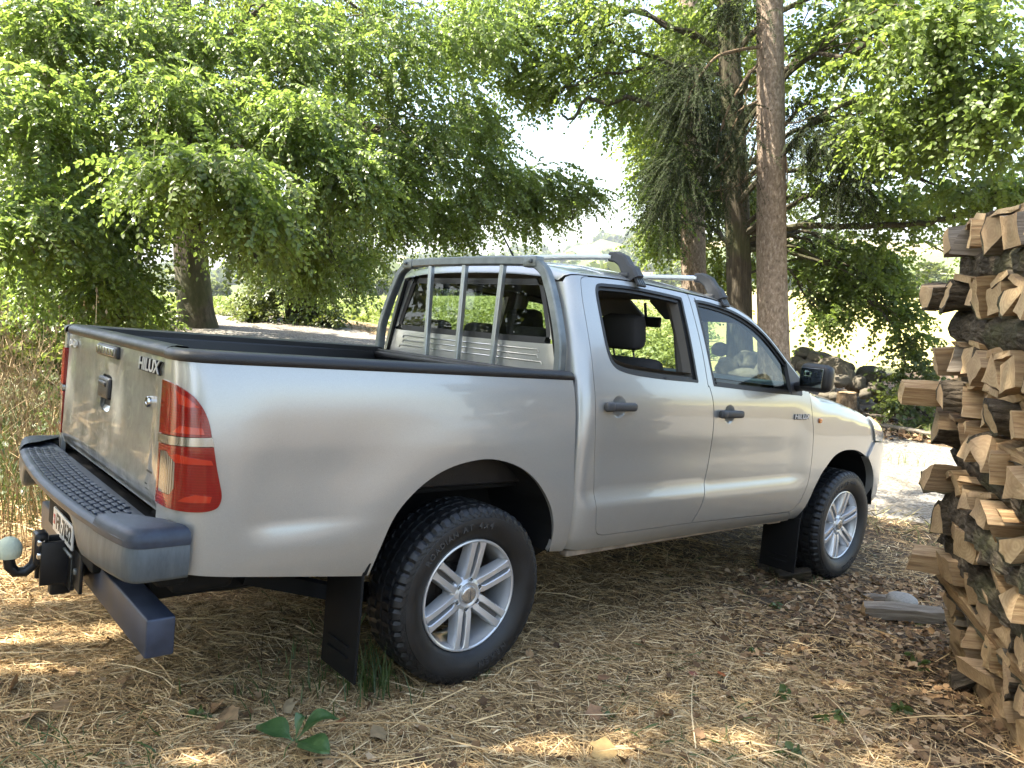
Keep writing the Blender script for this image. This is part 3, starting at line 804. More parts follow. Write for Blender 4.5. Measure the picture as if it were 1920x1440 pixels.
for mir in (0, 1):
    Pan().add(cabs, cab_o, h=.036, depth=.03).build('cab_side', PAINT, truck, mir)
    dr = door('rear_door', rear_door, WIN_R, .755, 1.122, mir, True)
    df = door('front_door', front_door, WIN_F, 1.635, 1.092, mir, False)
    sail = [(2.262,1.398),(2.385,1.302),(2.392,1.26),(2.389,1.206),(2.268,1.206)]
    Pan().add(cabs, sail, h=.03, off=.004, depth=.025).build('mirror_base', PLASTIC_G, df, mir)
    b = MB(); yb = float(cabs(2.37, 1.077)[1]); sgn = 1
    text_on(b, 'HILUX', (2.379, yb-.003, 1.077), (1, 0, 0), (0, 0, 1), .044, .002, width=.178, shear=.12, bold=.0015, m=1); text_on(b, 'HILUX', (2.376, yb-.006, 1.079), (1, 0, 0), (0, 0, 1), .042, .0015, width=.172, shear=.12, bold=.0004)  # black letters behind the silver ones stand in for their shadow
    b.build('name_badge', [BADGE, BLACKP], df, mirror=bool(mir))
    # mirror
    b = MB()
    def mshape(V):
        V = V.copy(); k = (V[:, 1]+.0)/.11; V[:, 0] += .02*k; V[:, 2] *= 1-.10*np.clip(-k, 0, 1); return V
    b.rbox((2.245, -1.005, 1.318), (.10, .205, .165), .042, fn=mshape); b.tube([(2.33, -.85, 1.255), (2.30, -.90, 1.262), (2.26, -.95, 1.275)], [.03, .027, .03], 10)
    mr = b.build('door_mirror', PLASTIC, truck, mirror=bool(mir))
    b = MB(); b.rbox((2.190, -1.003, 1.318), (.008, .146, .108), .003, R=Matrix.Rotation(-.19, 3, 'Z')); b.build('mirror_glass', plain('mirror_silver', (.20, .22, .22), .02, 1.0), mr, mirror=bool(mir))
    # front wing, lamp
    ARF = [(2.519,.456),(2.532,.501),(2.575,.575),(2.614,.648),(2.678,.728),(2.733,.774),(2.806,.827),(2.887,.855),(2.99,.866),(3.128,.856),(3.275,.812)]
    wing = DF+[(2.43,.450),(2.50,.447)]+curve(ARF, 4)+[(3.37,.912),(3.33,.995),(3.30,1.073)]+[(x, float(ZH(x))-.003) for x in (3.2,3.1,3.0,2.9,2.8,2.7,2.6)]+[(2.53,1.222)]
    wg = Pan().add(side, inset(wing, .0025), h=.036, depth=.03).build('front_wing', PAINT, truck, mir)
    b = MB(); b.rbox((2.588, -.880, 1.057), (.036, .016, .030), .007); b.build('side_indicator', ORANGE, wg, mirror=bool(mir))
    hl = [(3.303,1.070),(3.335,.995),(3.375,.918),(3.5,.912),(3.75,.892),(3.93,.92),(3.90,.985),(3.65,1.035),(3.45,1.062)]
    Pan().add(side, hl, h=.03, off=.012, depth=.05).build('headlight', HEADL, truck, mir)
    w = MB(); A = np.array(curve(ARF+[(3.357,.746),(3.415,.677),(3.441,.602),(3.47,.47)], 4)); k = len(A)
    V = np.concatenate([np.stack([A[:, 0], np.full(k, y), A[:, 1]], 1) for y in (-.862, -.45)]); w.add(V, [(i, i+1, k+i+1, k+i) for i in range(k-1)])
    w.add(np.stack([A[:, 0], np.full(k, -.45), A[:, 1]], 1), [tuple(range(k))])
    w.build('wheel_well', DARK, truck, smooth=False, mirror=bool(mir))
bump_o = [(3.278,.808),(3.37,.908),(3.5,.904),(3.75,.884),(3.93,.89),(S1,.89),(S1,.42),(3.9,.42),(3.50,.43)]+curve([(3.475,.47),(3.441,.602),(3.415,.677),(3.357,.746),(3.278,.808)], 3)[:-1]
Pan().add(side, bump_o, h=.045, off=.014, depth=.05).build('front_bumper', PAINT, truck, 2)
Pan().add(side, [(3.935,.893),(S1,.893),(S1,1.02),(3.91,.99)], h=.04, off=-.01).build('grille', PLASTIC, truck, 2)
hx_ = np.linspace(2.5, 3.60, 30); yq = np.linspace(-1, 1, 25); ye = .765
X = hx_[:, None]+(.02+.33*sst(2.6, 3.6, hx_))[:, None]*(1-yq[None]**2); Y = ye*yq[None]+0*X; Z = ZH(hx_)[:, None]+.004+.045*(1-np.abs(yq[None])**2.2)-.02*sst(3.3,3.6,hx_)[:,None]
b = MB(); b.grid(np.stack([X, Y, Z], -1), 30, 25); b.build('bonnet', PAINT, truck)
g5 = loft(Lq[-1]-.02, Lq[-1], 2, np.linspace(-1, 1, 25)); X2 = np.stack([X[0]+.0, Y[0], Z[0]-.005], -1)
b = MB(); b.grid(np.stack([g5[1], X2]), 2, 25); b.build('cowl', PLASTIC, truck)
# cab rear wall
def rws(y, z): return np.stack([.503+.014*sst(1.33, 1.67, z)+.0*y, np.asarray(y, float), np.asarray(z, float)], -1)
rz_ = np.linspace(.62, 1.655, 24); ro = [(-(float(WB(z))-.121), z) for z in rz_]+[((float(WB(z))-.121), z) for z in rz_[::-1]]
gw = closed([(-.600,1.375),(.600,1.375),(.632,1.40),(.625,1.45),(.565,1.60),(.535,1.66),(.50,1.672),(-.50,1.672),(-.535,1.66),(-.565,1.60),(-.625,1.45),(-.632,1.40)], 4)
rw = Pan().add(rws, ro, [gw], h=.06, depth=.02, sg=-1).build('cab_rear_wall', PAINT, truck)
Pan().add(rws, inset(gw, .0), [inset(gw, .03)], h=.03, off=-.004, sg=-1, depth=.01).build('window_seal', RUBBER, rw)
Pan().add(rws, inset(gw, .012), h=.06, off=-.008, fl=False, sg=-1).build('rear_window', GLASS_R, rw)
for z0, z1, yy in ((1.345,1.345,.57),(1.318,1.318,.57),(1.29,1.29,.60)):
    b = MB(); b.tube([(.502, yy, z0-.012), (.502, yy-.008, z0), (.502, 0, z0), (.502, -yy+.008, z0), (.502, -yy, z0-.012)], .0035, 6); b.build('pressing_line', PAINT, rw)
b = MB(); b.tube([(.50, float(WB(z))-.124, z) for z in np.linspace(1.2, 1.655, 10)], .012, 6); b.build('corner_seam', DARK, rw); b = MB(); b.tube([(.50, -(float(WB(z))-.124), z) for z in np.linspace(1.2, 1.655, 10)], .012, 6); b.build('corner_seam', DARK, rw)

# --- interior ---
b = MB(); b.rbox((1.6, 0, .52), (2.2, 1.62, .05), .01); b.rbox((2.52,0,.85), (.05,1.55,.7), .02); b.rbox((.56, 0, .95), (.05, 1.30, .7), .02); b.build('cabin_floor', DARK, truck)
for yy in (-.40, .40):
    b = MB(); b.rbox((1.62, yy, .80), (.50, .50, .16), .06)
    b.rbox((1.36, yy, 1.07), (.13, .48, .56), .06, R=Matrix.Rotation(-.22, 3, 'Y')); seat = b.build('front_seat', SEATM, truck)
    b = MB(); b.rbox((1.262, yy, 1.475), (.115, .275, .19), .05, R=Matrix.Rotation(-.15, 3, 'Y')); b.build('headrest', SEATM, seat)
    b = MB(); b.tube([(1.27, yy-.07, 1.40), (1.31, yy-.07, 1.30)], .006, 6); b.tube([(1.27, yy+.07, 1.40), (1.31, yy+.07, 1.30)], .006, 6); b.build('headrest_posts', CHROME, seat)
b = MB(); b.rbox((.88, 0, .82), (.48, 1.36, .16), .06); b.rbox((.66, 0, 1.08), (.13, 1.36, .52), .06, R=Matrix.Rotation(-.16, 3, 'Y')); rs = b.build('rear_seat', SEATM, truck)
for yy in (-.40, .0, .40):
    b = MB(); b.rbox((.605, yy, 1.385), (.085, .23, .13), .04); b.build('headrest', SEATM, rs)
b = MB()
yv = np.linspace(-.80, .80, 9); prof = [(2.08,.86),(2.06,1.08),(2.09,1.20),(2.17,1.255),(2.34,1.272),(2.56,1.268)]
b.grid(np.array([[(x, y, z) for x, z in prof] for y in yv]), 9, 6, flip=True); b.rbox((2.12,.40,1.25), (.16,.34,.10), .04); dash = b.build('dashboard', DASHM, truck, ang=50)
b = MB()
for k in range(4): b.rbox((2.085, -.66, 1.14+.018*k), (.02, .13, .006), .002)
b.build('air_vent', PLASTIC, dash)
b = MB(); a = np.linspace(0, 2*np.pi, 33)[:-1]; R_ = np.array(Matrix.Rotation(-.45, 3, 'Y')); P = (np.stack([0*a, .185*np.cos(a), .185*np.sin(a)], 1)) @ R_.T+[1.96, .40, 1.16]
P = np.concatenate([P, P[:2]]); b.tube(P, .017, 8, cap=False); b.rbox((1.975, .40, 1.155), (.05, .14, .11), .03, R=Matrix.Rotation(-.45, 3, 'Y')); b.tube([(1.98, .22, 1.16), (1.98, .58, 1.16)], .014, 6); b.build('steering_wheel', PLASTIC, truck)
b = MB(); b.rbox((1.93, -.34, 1.645), (.20, .52, .02), .008, R=Matrix.Rotation(.52, 3, 'Y')); b.build('sun_visor', TAN, truck); b = MB(); b.rbox((1.93, .34, 1.645), (.20, .52, .02), .008, R=Matrix.Rotation(.52, 3, 'Y')); b.build('sun_visor', TAN, truck)
b = MB(); b.rbox((1.93, 0, 1.565), (.03, .23, .065), .012); b.tube([(1.93, 0, 1.57), (1.90, 0, 1.68)], .01, 6); b.build('interior_mirror', PLASTIC, truck)
for s_ in (-1, 1):
    b = MB(); b.tube([(1.40, s_*.66, .60), (1.44, s_*.715, 1.2), (1.42, s_*.66, 1.5), (1.40, s_*.60, 1.67)], [.06, .045, .04, .04], 8); b.build('door_pillar', TAN, truck)

# --- wheels ---
def tyre_mesh():
    n = 192; R = .3615; w0, w1 = -.878, -.628
    prof = [(.222,-.838),(.232,-.850),(.246,-.862),(.275,-.874),(.300,-.8775),(.318,-.874),(.3195,-.8715),(.336,-.868),(.3475,-.861),(.3565,-.848),(.3575,-.846),(.3595,-.8255),(.352,-.8245),(.352,-.818),(.3605,-.817),(.3612,-.776),(.353,-.775),(.353,-.768),(.3615,-.767),
            (.3615,-.739),(.353,-.738),(.353,-.731),(.3612,-.730),(.3605,-.689),(.352,-.688),(.352,-.682),(.3595,-.681),(.3565,-.658),(.3475,-.645),(.318,-.632),(.275,-.628),(.246,-.640),(.225,-.665)]
    def rfn(i, r, a):
        k = np.arange(n)
        if i in (8, 9, 10, 11): return np.where(k % 4 < 1, r-.0115+(.003 if i > 9 else 0), r)
        if i in (26, 27, 28): return np.where(k % 4 < 1, r-.010, r)
        if i in (14, 15): return np.where((k+2) % 4 < 1, r-.006, r)
        if i in (22, 23): return np.where((k+1) % 4 < 1, r-.006, r)
        if i in (18, 19): return np.where(k % 6 < 1, r-.005, r)
        return np.full(n, r)
    b = MB(); b.lathe(prof, n, rfn=rfn)
    # diamond pattern on the upper sidewall
    for k in range(72):
        a0 = 2*np.pi*k/72
        for sg in (-1, 1):
            P = []
            for u in np.linspace(0, 1, 4):
                r = .3205+.0205*u; a = a0+sg*u*2*np.pi/72; y = np.interp(r, [.3195,.336,.3475], [-.8715,-.868,-.861])-.0005
                P.append((r*math.cos(a), y, r*math.sin(a)))
            b.tube(P, .0013, 3, cap=False, up=(0, 1, 0))
    # lettering
    def arc(txt, ang, r, size):
        cur = 0; pos = []
        wd = {'I': .35, ' ': .6, 'J': .5}
        tot = sum(wd.get(ch, .85) for ch in txt)*size
        for ch in txt:
            ww = wd.get(ch, .85)*size
            if ch != ' ': pos.append((ch, cur+ww/2-tot/2))
            cur += ww
        for ch, s_ in pos:
            V, F = text_geo(ch, size, .0024, 0, .0010)
            a = ang-s_/r
            rad = np.array([math.cos(a), 0, math.sin(a)]); tan = np.array([math.sin(a), 0, -math.cos(a)])
            yy = -.8765
            b.add(np.array([r*math.cos(a), yy, r*math.sin(a)])+V[:, :1]*tan+V[:, 1:2]*rad+V[:, 2:]*np.array([0, -1, 0]), F, 1)
    arc('ROADIAN AT 4x4', math.radians(112), .288, .033); arc('NEXEN', math.radians(-65), .288, .036)
    return b.mesh('tyre', [TYREM, plain('tyre_lettering', (.042, .042, .042), .7)], ang=28)
def rim_mesh():
    b = MB()
    b.lathe([(.2245,-.832),(.2265,-.842),(.2245,-.850),(.219,-.852),(.2135,-.848),(.2115,-.838),(.206,-.826),(.201,-.80),(.1985,-.74),(.203,-.70),(.2225,-.665),(.2225,-.64)], 96)
    b.lathe([(.2225,-.64),(.224,-.75),(.2235,-.832)], 96)
    # hub
    b.lathe([(.0,-.838),(.036,-.838),(.037,-.836),(.0375,-.834),(.040,-.836),(.050,-.838),(.060,-.833),(.074,-.822),(.080,-.81),(.080,-.77)], 48)
    for k in range(6):
        a = math.radians(84+60*k); rad = np.array([math.cos(a), 0, math.sin(a)]); tan = np.array([-math.sin(a), 0, math.cos(a)]); out = np.array([0, -1, 0])
        def bar(secs):
            """secs: (r, half-inner, half-outer, y-front, y-back)"""
            for sg in (-1, 1):
                V = []
                for r, hi, ho, yf, yb in secs:
                    for h, y in ((hi, yb), (hi, yf+.003), (hi+.003, yf), (ho-.003, yf), (ho, yf+.004), (ho+.006, yb)):
                        V.append(rad*r+tan*sg*h+np.array([0, y, 0]))
                n = len(secs); F = []
                for i in range(n-1):
                    for j in range(5):
                        f = (i*6+j, i*6+j+1, (i+1)*6+j+1, (i+1)*6+j); F.append(f if sg > 0 else f[::-1])
                b.add(V, F)
            V = []
            for r, hi, ho, yf, yb in secs: V += [rad*r-tan*(hi+.001)+np.array([0, yf+.026, 0]), rad*r+tan*(hi+.001)+np.array([0, yf+.026, 0])]
            b.add(V, [(2*i, 2*i+2, 2*i+3, 2*i+1) for i in range(1, len(secs)-1)], 3)
        bar([(.052,.001,.030,-.829,-.78),(.072,.003,.034,-.834,-.78),(.085,.0085,.034,-.838,-.785),(.12,.009,.034,-.844,-.79),(.165,.0095,.035,-.849,-.80),(.200,.0095,.037,-.8515,-.81),(.2135,.004,.040,-.851,-.82)])
        # lug hole: dark recess with a nut
        c0 = rad*.0565
        b.lathe([(.0125,-.8385),(.0115,-.8390),(.0105,-.8375),(.0102,-.815)], 14, c=(c0[0], 0, c0[2]))
        b.lathe([(.0,-.8352),(.0102,-.8352)], 14, c=(c0[0], 0, c0[2]), m=1)
        b.lathe([(0,-.8365),(.006,-.8365),(.0075,-.8355)], 6, c=(c0[0], 0, c0[2]), m=2)
    return b.mesh('rim', [RIMM, DARK, STEEL, plain('rim_slot_grey', (.16, .165, .17), .4, .5)], ang=32)
def cap_mesh():
    b = MB(); b.lathe([(0,-.846),(.026,-.8455),(.033,-.844),(.0355,-.841),(.036,-.834)], 40)
    for k in range(10): b.rbox((.004, -.8462, -.020+.0042*k), (.005, .001, .0026), .0005, m=1)
    for k in range(6): b.rbox((-.004, -.8462, -.010+.0042*k), (.0035, .001, .0022), .0005, m=1)
    return b.mesh('centre_cap', [plain('cap_metal', (.55, .55, .54), .22, .8), BLACKP], ang=40)
def disc_mesh():
    b = MB(); b.lathe([(.0,-.755),(.085,-.755),(.09,-.735),(.150,-.735),(.150,-.70),(0,-.70)], 40); b.rbox((.0,-.72,.14), (.14,.07,.07), .02); return b.mesh('wheel', plain('brake_iron', (.05, .042, .038), .6, .5, var=.4), ang=40)
TY, RM, CP, DS = tyre_mesh(), rim_mesh(), cap_mesh(), disc_mesh()
for (x, mir, rot) in ((0, 0, 0.0), (3.085, 0, math.radians(4)), (0, 1, .4), (3.085, 1, .9)):
    w = link('wheel', DS, truck); w.location = (x, 0, .36)
    w.rotation_euler = (0, rot, math.pi if mir else 0)
    for nm, me in (('tyre', TY), ('rim', RM), ('centre_cap', CP)): link(nm, me, w)
# mud flaps
def flap(name, x, y0, y1, z0, z1, tilt, mir):
    b = MB(); b.rbox((x, (y0+y1)/2, (z0+z1)/2), (.012, y1-y0, z1-z0), .005, R=Matrix.Rotation(tilt, 3, 'Y'))
    for k in range(2): b.rbox((x-.008-tilt*-.0, (y0+y1)/2+.01, z0+.09+.035*k), (.010, (y1-y0)*.62, .010), .004, R=Matrix.Rotation(tilt, 3, 'Y'))
    b.build(name, DARK, truck, mirror=bool(mir))
for mir in (0, 1):
    b = MB()
    P = [(-.500,.52),(-.462,.62),(-.415,.72)]
    for (xa, za), (xb, zb) in zip(P[:-1], P[1:]):
        b.rbox(((xa+xb)/2, -.765, (za+zb)/2), (.012, .22, math.hypot(xb-xa, zb-za)+.01), .004, R=Matrix.Rotation(math.atan2(xb-xa, zb-za), 3, 'Y'))
    b.rbox((-.505, -.745, .325), (.012, .25, .41), .005)
    for k in range(2): b.rbox((-.515, -.745, .20+.04*k), (.012, .15, .009), .004)
    b.build('mud_flap', DARK, truck, mirror=bool(mir))
    b = MB()
    for (xa, za), (xb, zb) in zip([(2.60,.64),(2.545,.54),(2.52,.45)][:-1], [(2.60,.64),(2.545,.54),(2.52,.45)][1:]):
        b.rbox(((xa+xb)/2, -.76, (za+zb)/2), (.012, .21, math.hypot(xb-xa, zb-za)+.01), .004, R=Matrix.Rotation(math.atan2(xb-xa, zb-za), 3, 'Y'))
    b.rbox((2.515, -.745, .285), (.012, .24, .34), .005)
    for k in range(2): b.rbox((2.506, -.745, .17+.035*k), (.012, .13, .008), .003)
    b.build('mud_flap', DARK, truck, mirror=bool(mir))
# --- underbody ---
b = MB(); b.rbox((1.4, -.46, .47), (5.0, .09, .14), .01); b.rbox((1.4, .46, .47), (5.0, .09, .14), .01); b.rbox((-.9, 0, .55), (.08, .9, .10), .01); b.rbox((1.1, 0, .48), (.1, .9, .10), .01); b.rbox((2.3, 0, .45), (.12, .9, .12), .01)
b.rbox((1.5, 0, .56), (2.1, 1.5, .04), .01); b.rbox((-.3,0,.76), (1.6,1.4,.02), .005); b.build('chassis', DARK, truck)
b = MB(); b.tube([(0, -.66, .36), (0, -.15, .36), (0, 0, .36), (0, .15, .36), (0, .66, .36)], [.05, .05, .14, .05, .05], 12); b.tube([(3.085, -.66, .36), (3.085, .66, .36)], .04, 10); b.tube([(.0,0,.38),(2.0,0,.46)], .04, 10); b.build('axle', DARK, truck)
b = MB(); b.rbox((1.0, .25, .40), (.9, .34, .22), .06); b.build('fuel_tank', DARK, truck)
for s_ in (-1, 1):
    b = MB(); b.tube([(-.80, s_*.53, .46), (-.4, s_*.53, .33), (0, s_*.53, .29), (.4, s_*.53, .33), (.70, s_*.53, .43)], .035, 6, sec=np.array([(-1,-.8),(1,-.8),(1,.8),(-1,.8)])); b.build('leaf_spring', DARK, truck)
    b = MB(); b.tube([(-.12, s_*.42, .28), (-.30, s_*.40, .62)], .03, 8); b.build('shock_absorber', DARK, truck)
    b = MB(); b.rbox((-1.02, s_*.60, .60), (.20, .34, .20), .03); b.build('rear_inner_panel', DARK, truck)
b = MB(); b.tube([(2.2,-.2,.40),(1.2,-.25,.38),(.3,-.3,.40),(0,-.35,.50),(-.5,-.4,.42)], .03, 10); b.tube([(1.9,-.2,.38),(1.3,-.25,.38)], .09, 12); b.build('exhaust', plain('rusty_steel', (.09, .06, .04), .7, .4, var=.5), truck)
b = MB(); b.lathe([(.20,-.10),(.30,-.11),(.355,-.08),(.362,0),(.355,.08),(.30,.11),(.20,.10),(.19,0)], 48, axis='z', c=(-.72, 0, .43)); b.lathe([(0,-.02),(.2,-.02)], 30, axis='z', c=(-.72,0,.43)); b.build('spare_wheel', TYREM, truck)
b = MB()
b.rbox((1.5,-.80,.455), (1.9,.05,.03), .008); b.rbox((2.33,-.78,.44), (.14,.05,.03), .01); b.build('sill_flange', plain('rusty_white', (.34,.27,.20), .8, var=.5, vscale=12), truck)

# --- rear bumper ---
BP = np.array([(-1.112,-.884),(-1.18,-.885),(-1.235,-.884),(-1.262,-.874),(-1.280,-.845),(-1.292,-.79),(-1.312,-.66),(-1.328,-.50),(-1.340,-.32),(-1.347,-.14),(-1.349,0)])
Lq = np.concatenate([[0], np.cumsum(np.hypot(*np.diff(BP, axis=0).T))]); bpx, bpy_ = herm(Lq, BP[:, 0]), herm(Lq, BP[:, 1]); LM = Lq[-1]
sv = np.linspace(0, LM, 46); xs_, ys_ = bpx(sv), bpy_(sv)
zt = .722+.014*sst(-.62, -.74, ys_)*0
zb = .592-.004*np.sin(sv*3)+.100*sst(-.53, -.40, ys_)
rows = []
for k in range(46):
    n_ = np.array([bpx(sv[k]+.002)-bpx(sv[k]-.002), bpy_(min(sv[k]+.002, LM))-bpy_(sv[k]-.002)]); n_ /= np.linalg.norm(n_)+1e-9; n_ = np.array([-n_[1], n_[0]])
    n_ = -n_ if n_[0] > 0 and k > 6 else n_
    if k < 6: n_ = np.array([0, -1.0])
    rr = []
    for u, o in ((0, -.035), (.0, -.014), (.03, -.004), (.12, 0), (.5, .004), (.88, 0), (.97, -.006), (1, -.02)):
        z = zt[k]-(zt[k]-zb[k])*u; rr.append((xs_[k]+n_[0]*o, ys_[k]+n_[1]*o, z))
    rr.append((rr[-1][0]+.05*(k > 5), rr[-1][1]+(.05 if k < 12 else 0), zb[k]+.012))
    rows.append(rr)
R0 = np.array(rows); R1 = R0[::-1][1:]*[1, -1, 1]; R_ = np.concatenate([R0, R1])
b = MB(); b.grid(R_, R_.shape[0], R_.shape[1], flip=True)
bump = b.build('rear_bumper', BUMPM, truck, ang=50)
# top step, with raised tread bars and end caps
yv = np.linspace(-.872, .872, 60); ox = np.interp(-np.abs(yv), BP[2:, 1], BP[2:, 0])
b = MB(); rows = []
for y, x in zip(yv, ox):
    rows.append([(x-.004, y, .700), (x-.006, y, .716), (x+.002, y, .728), (x+.012, y, .731), (x+.03, y, .730), (-1.195, y, .730), (-1.17, y, .728), (-1.165, y, .66)])
b.grid(np.array(rows), 60, 8, flip=False); b.build('step_pad', PADM, bump, ang=40)
b = MB()
for iy in range(-12, 13):
    y = iy*.05
    xo = float(np.interp(-abs(y), BP[2:, 1], BP[2:, 0]))
    for j in range(5):
        x0 = xo+.028+j*.0265
        if x0 < -1.19: b.rbox((x0, y+(.012 if j % 2 else -.012), .7335), (.017, .040, .006), .0028)
tag(b.build('tread_bars', PADM, bump, ang=40), kind='stuff')
for mir in (0, 1):
    sv = np.linspace(.001, float(np.interp(-.64, BP[2:, 1], Lq[2:])), 26); rows = []
    cx0, cy0 = -1.19, -.70
    for s_ in sv:
        x, y = float(bpx(s_)), float(bpy_(s_)); d = np.array([x-cx0, y-cy0]); l = np.linalg.norm(d); d /= l
        rows.append([(cx0+d[0]*(l+o), cy0+d[1]*(l+o), z) for o, z in ((-.004,.694),(.004,.697),(.006,.712),(.002,.732),(-.010,.744),(-.03,.750))]+[(cx0+d[0]*l*.4, cy0+d[1]*l*.4, .752)])
    b = MB(); b.grid(np.array(rows), 26, 7, flip=False); b.add([r[-1] for r in rows], [tuple(range(26))[::-1]]); b.build('bumper_end_cap', PADM, bump, ang=50, mirror=bool(mir))
b = MB(); b.rbox((-1.235, 0, .59), (.03, .74, .24), .01); b.rbox((-1.19,0,.62), (.06,1.5,.10), .02); b.rbox((-1.128, 0, .62), (.10, 1.62, .15), .02); b.build('plate_recess_and_gap_fill', DARK, bump)  # the widest box is added dark to keep the gap under the tailgate black
b = MB(); b.rbox((-1.268, 0, .540), (.008, .325, .088), .003); npl = b.build('number_plate', plain('plate_white', (.72, .73, .72), .35), truck)
b = MB(); text_on(b, 'FR\u00b77632', (-1.2728, -.025, .540), (0, -1, 0), (0, 0, 1), .082, .0006, width=.250, bold=.0015); b.build('plate_characters', BLACKP, npl)
b = MB(); b.rbox((-1.2728, .136, .542), (.0012, .026, .036), .0005); sh = b.build('shield', plain('shield_red', (.55, .02, .02), .4), npl)
b = MB(); b.rbox((-1.2737, .136, .543), (.0008, .005, .018), .0003); b.rbox((-1.2737, .136, .543), (.0010, .014, .005), .0003); b.build('cross', plain('shield_white', (.8, .8, .8), .4), sh)
b = MB(); b.rbox((-1.272, -.02, .478), (.010, .30, .010), .004); b.build('plate_bar', STEEL, truck)
# tow bar
BLK = plain('black_steel', (.014, .015, .018), .4, .2, var=.3, vscale=20, bump=.15, bscale=120)
b = MB(); b.rbox((-1.155, 0, .395), (.085, 1.62, .122), .008); b.build('tow_beam', plain('blue_grey_steel', (.055, .07, .11), .42, .3, var=.4, vscale=9), truck)
hk = MB(); hk.rbox((-1.25, .0, .43), (.016, .20, .20), .004); hk.rbox((-1.29, -.045, .425), (.11, .018, .16), .006); hk.rbox((-1.29, .045, .425), (.11, .018, .16), .006); hk.rbox((-1.27, 0, .345), (.07, .05, .10), .01); hk.rbox((-1.20, 0, .42), (.09, .10, .12), .01); hk.rbox((-1.245,-.13,.42), (.012,.16,.14), .004)
hk.rbox((-1.340, 0, .475), (.045, .07, .12), .012)
hitch = hk.build('tow_bracket', BLK, truck)
b = MB(); b.tube([(-1.345, 0, .505), (-1.347, 0, .450), (-1.358, 0, .412), (-1.383, 0, .390), (-1.412, 0, .392), (-1.430, 0, .415), (-1.435, 0, .450)], .019, 12); b.build('tow_neck', BLK, hitch)
b = MB(); b.lathe([(.0,.046),(.014,.0435),(.026,.036),(.037,.023),(.042,.008),(.043,-.005),(.041,-.018),(.036,-.028)], 24, axis='z', c=(-1.436, 0, .478)); b.build('ball_cover', plain('felt_pale_green', (.72, .78, .60), .9, bump=.5, bscale=150, var=.12), hitch)
for (yy, zz) in ((-.02,.502),(-.02,.455),):
    b = MB(); b.rbox((-1.345, -.042, zz), (.024, .016, .024), .006); b.build('bolt', CHROME, hitch)
b = MB(); b.rbox((-1.255,-.10,.49), (.012,.02,.02), .004); b.rbox((-1.255,-.16,.42), (.012,.02,.02), .004); b.build('bolt', STEEL, hitch)
b = MB(); b.rbox((-1.2555, -.075, .405), (.002, .05, .085), .0005); b.build('type_plate', STEEL, hitch)

# --- rear guard frame ---
sq = np.array([(-1,-.7),(-.7,-1),(.7,-1),(1,-.7),(1,.7),(.7,1),(-.7,1),(-1,.7)])
path = [(.463,.752,1.20),(.466,.752,1.30),(.466,.740,1.40),(.471,.680,1.55),(.474,.622,1.66),(.475,.590,1.702),(.475,.545,1.730),(.475,.490,1.744),(.475,.3,1.750),(.475,0,1.752)]
pth = path+[(x, -y, z) for x, y, z in path[::-1][1:]]
b = MB(); b.tube(curve(pth, 4), .022, sec=sq, up=(1, 0, 0)); guard = b.build('guard_frame', STEEL, truck)
for yy in (.30, 0, -.30):
    b = MB(); b.tube([(.470, yy*.93, 1.20), (.472, yy, 1.735)], .014, sec=sq, up=(0, 1, 0)); b.build('guard_bar', GBAR, guard)
for s_ in (-1, 1):
    b = MB(); b.rbox((.475, s_*.51, 1.742), (.052, .09, .05), .006); b.rbox((.443, s_*.52, 1.745), (.012, .018, .018), .004); b.build('corner_clamp', STEEL, guard)
b = MB(); b.rbox((.425, 0, 1.225), (.03, 1.5, .03), .008); b.build('lower_rail', LINER, guard)
# --- roof bars ---
for x0, zz in ((1.0, 1.835), (1.72, 1.815)):
    b = MB(); sec = np.array([(-1.5,-.3),(-.9,-.8),(.9,-.8),(1.5,-.3),(1.5,.3),(.8,.85),(-.8,.85),(-1.5,.3)])
    b.tube([(x0, y, zz+.006*(1-(y/.5)**2)) for y in np.linspace(-.52, .52, 9)], .0165, sec=sec, up=(0, 0, 1)); bar = b.build('roof_bar', ALU, truck)
    for s_ in (-1, 1):
        b = MB(); zr = float(np.interp(x0, RL[:, 0], RL[:, 1]))
        b.tube([(x0, s_*.500, zz+.002), (x0, s_*.545, zz+.001), (x0, s_*.590, zz-.020), (x0, s_*.622, zz-.062), (x0, s_*.645, zr+.048), (x0+.005, s_*.668, zr+.008)], [.021, .024, .027, .029, .033, .036], sec=np.array([(-1.15,-.6),(-.8,-.9),(.8,-.9),(1.15,-.6),(1.15,.6),(.8,.9),(-.8,.9),(-1.15,.6)]), up=(1, 0, 0))
        b.rbox((x0+.005, s_*.62, zr+.028), (.085, .07, .03), .012)
        ft = b.build('bar_foot', PLASTIC_G, bar)
        b = MB(); b.rbox((x0+.012, s_*.693, zr+.002), (.062, .014, .062), .006, R=Matrix.Rotation(s_*.65, 3, 'X'))
        for k in range(4): b.rbox((x0-.010+.015*k, s_*.701, zr+.004), (.006, .003, .036), .001, R=Matrix.Rotation(s_*.65, 3, 'X'), m=1)
        b.build('clamp', [PLASTIC, STEEL], ft)
b = MB(); b.lathe([(0,.02),(.012,.016),(.016,0),(.018,-.01)], 16, axis='z', c=(.80, 0, 1.792)); b.tube([(.80, 0, 1.80), (.74, 0, 1.87), (.66, 0, 1.965)], [.006, .0045, .0025], 8); b.build('aerial', RUBBER, truck)
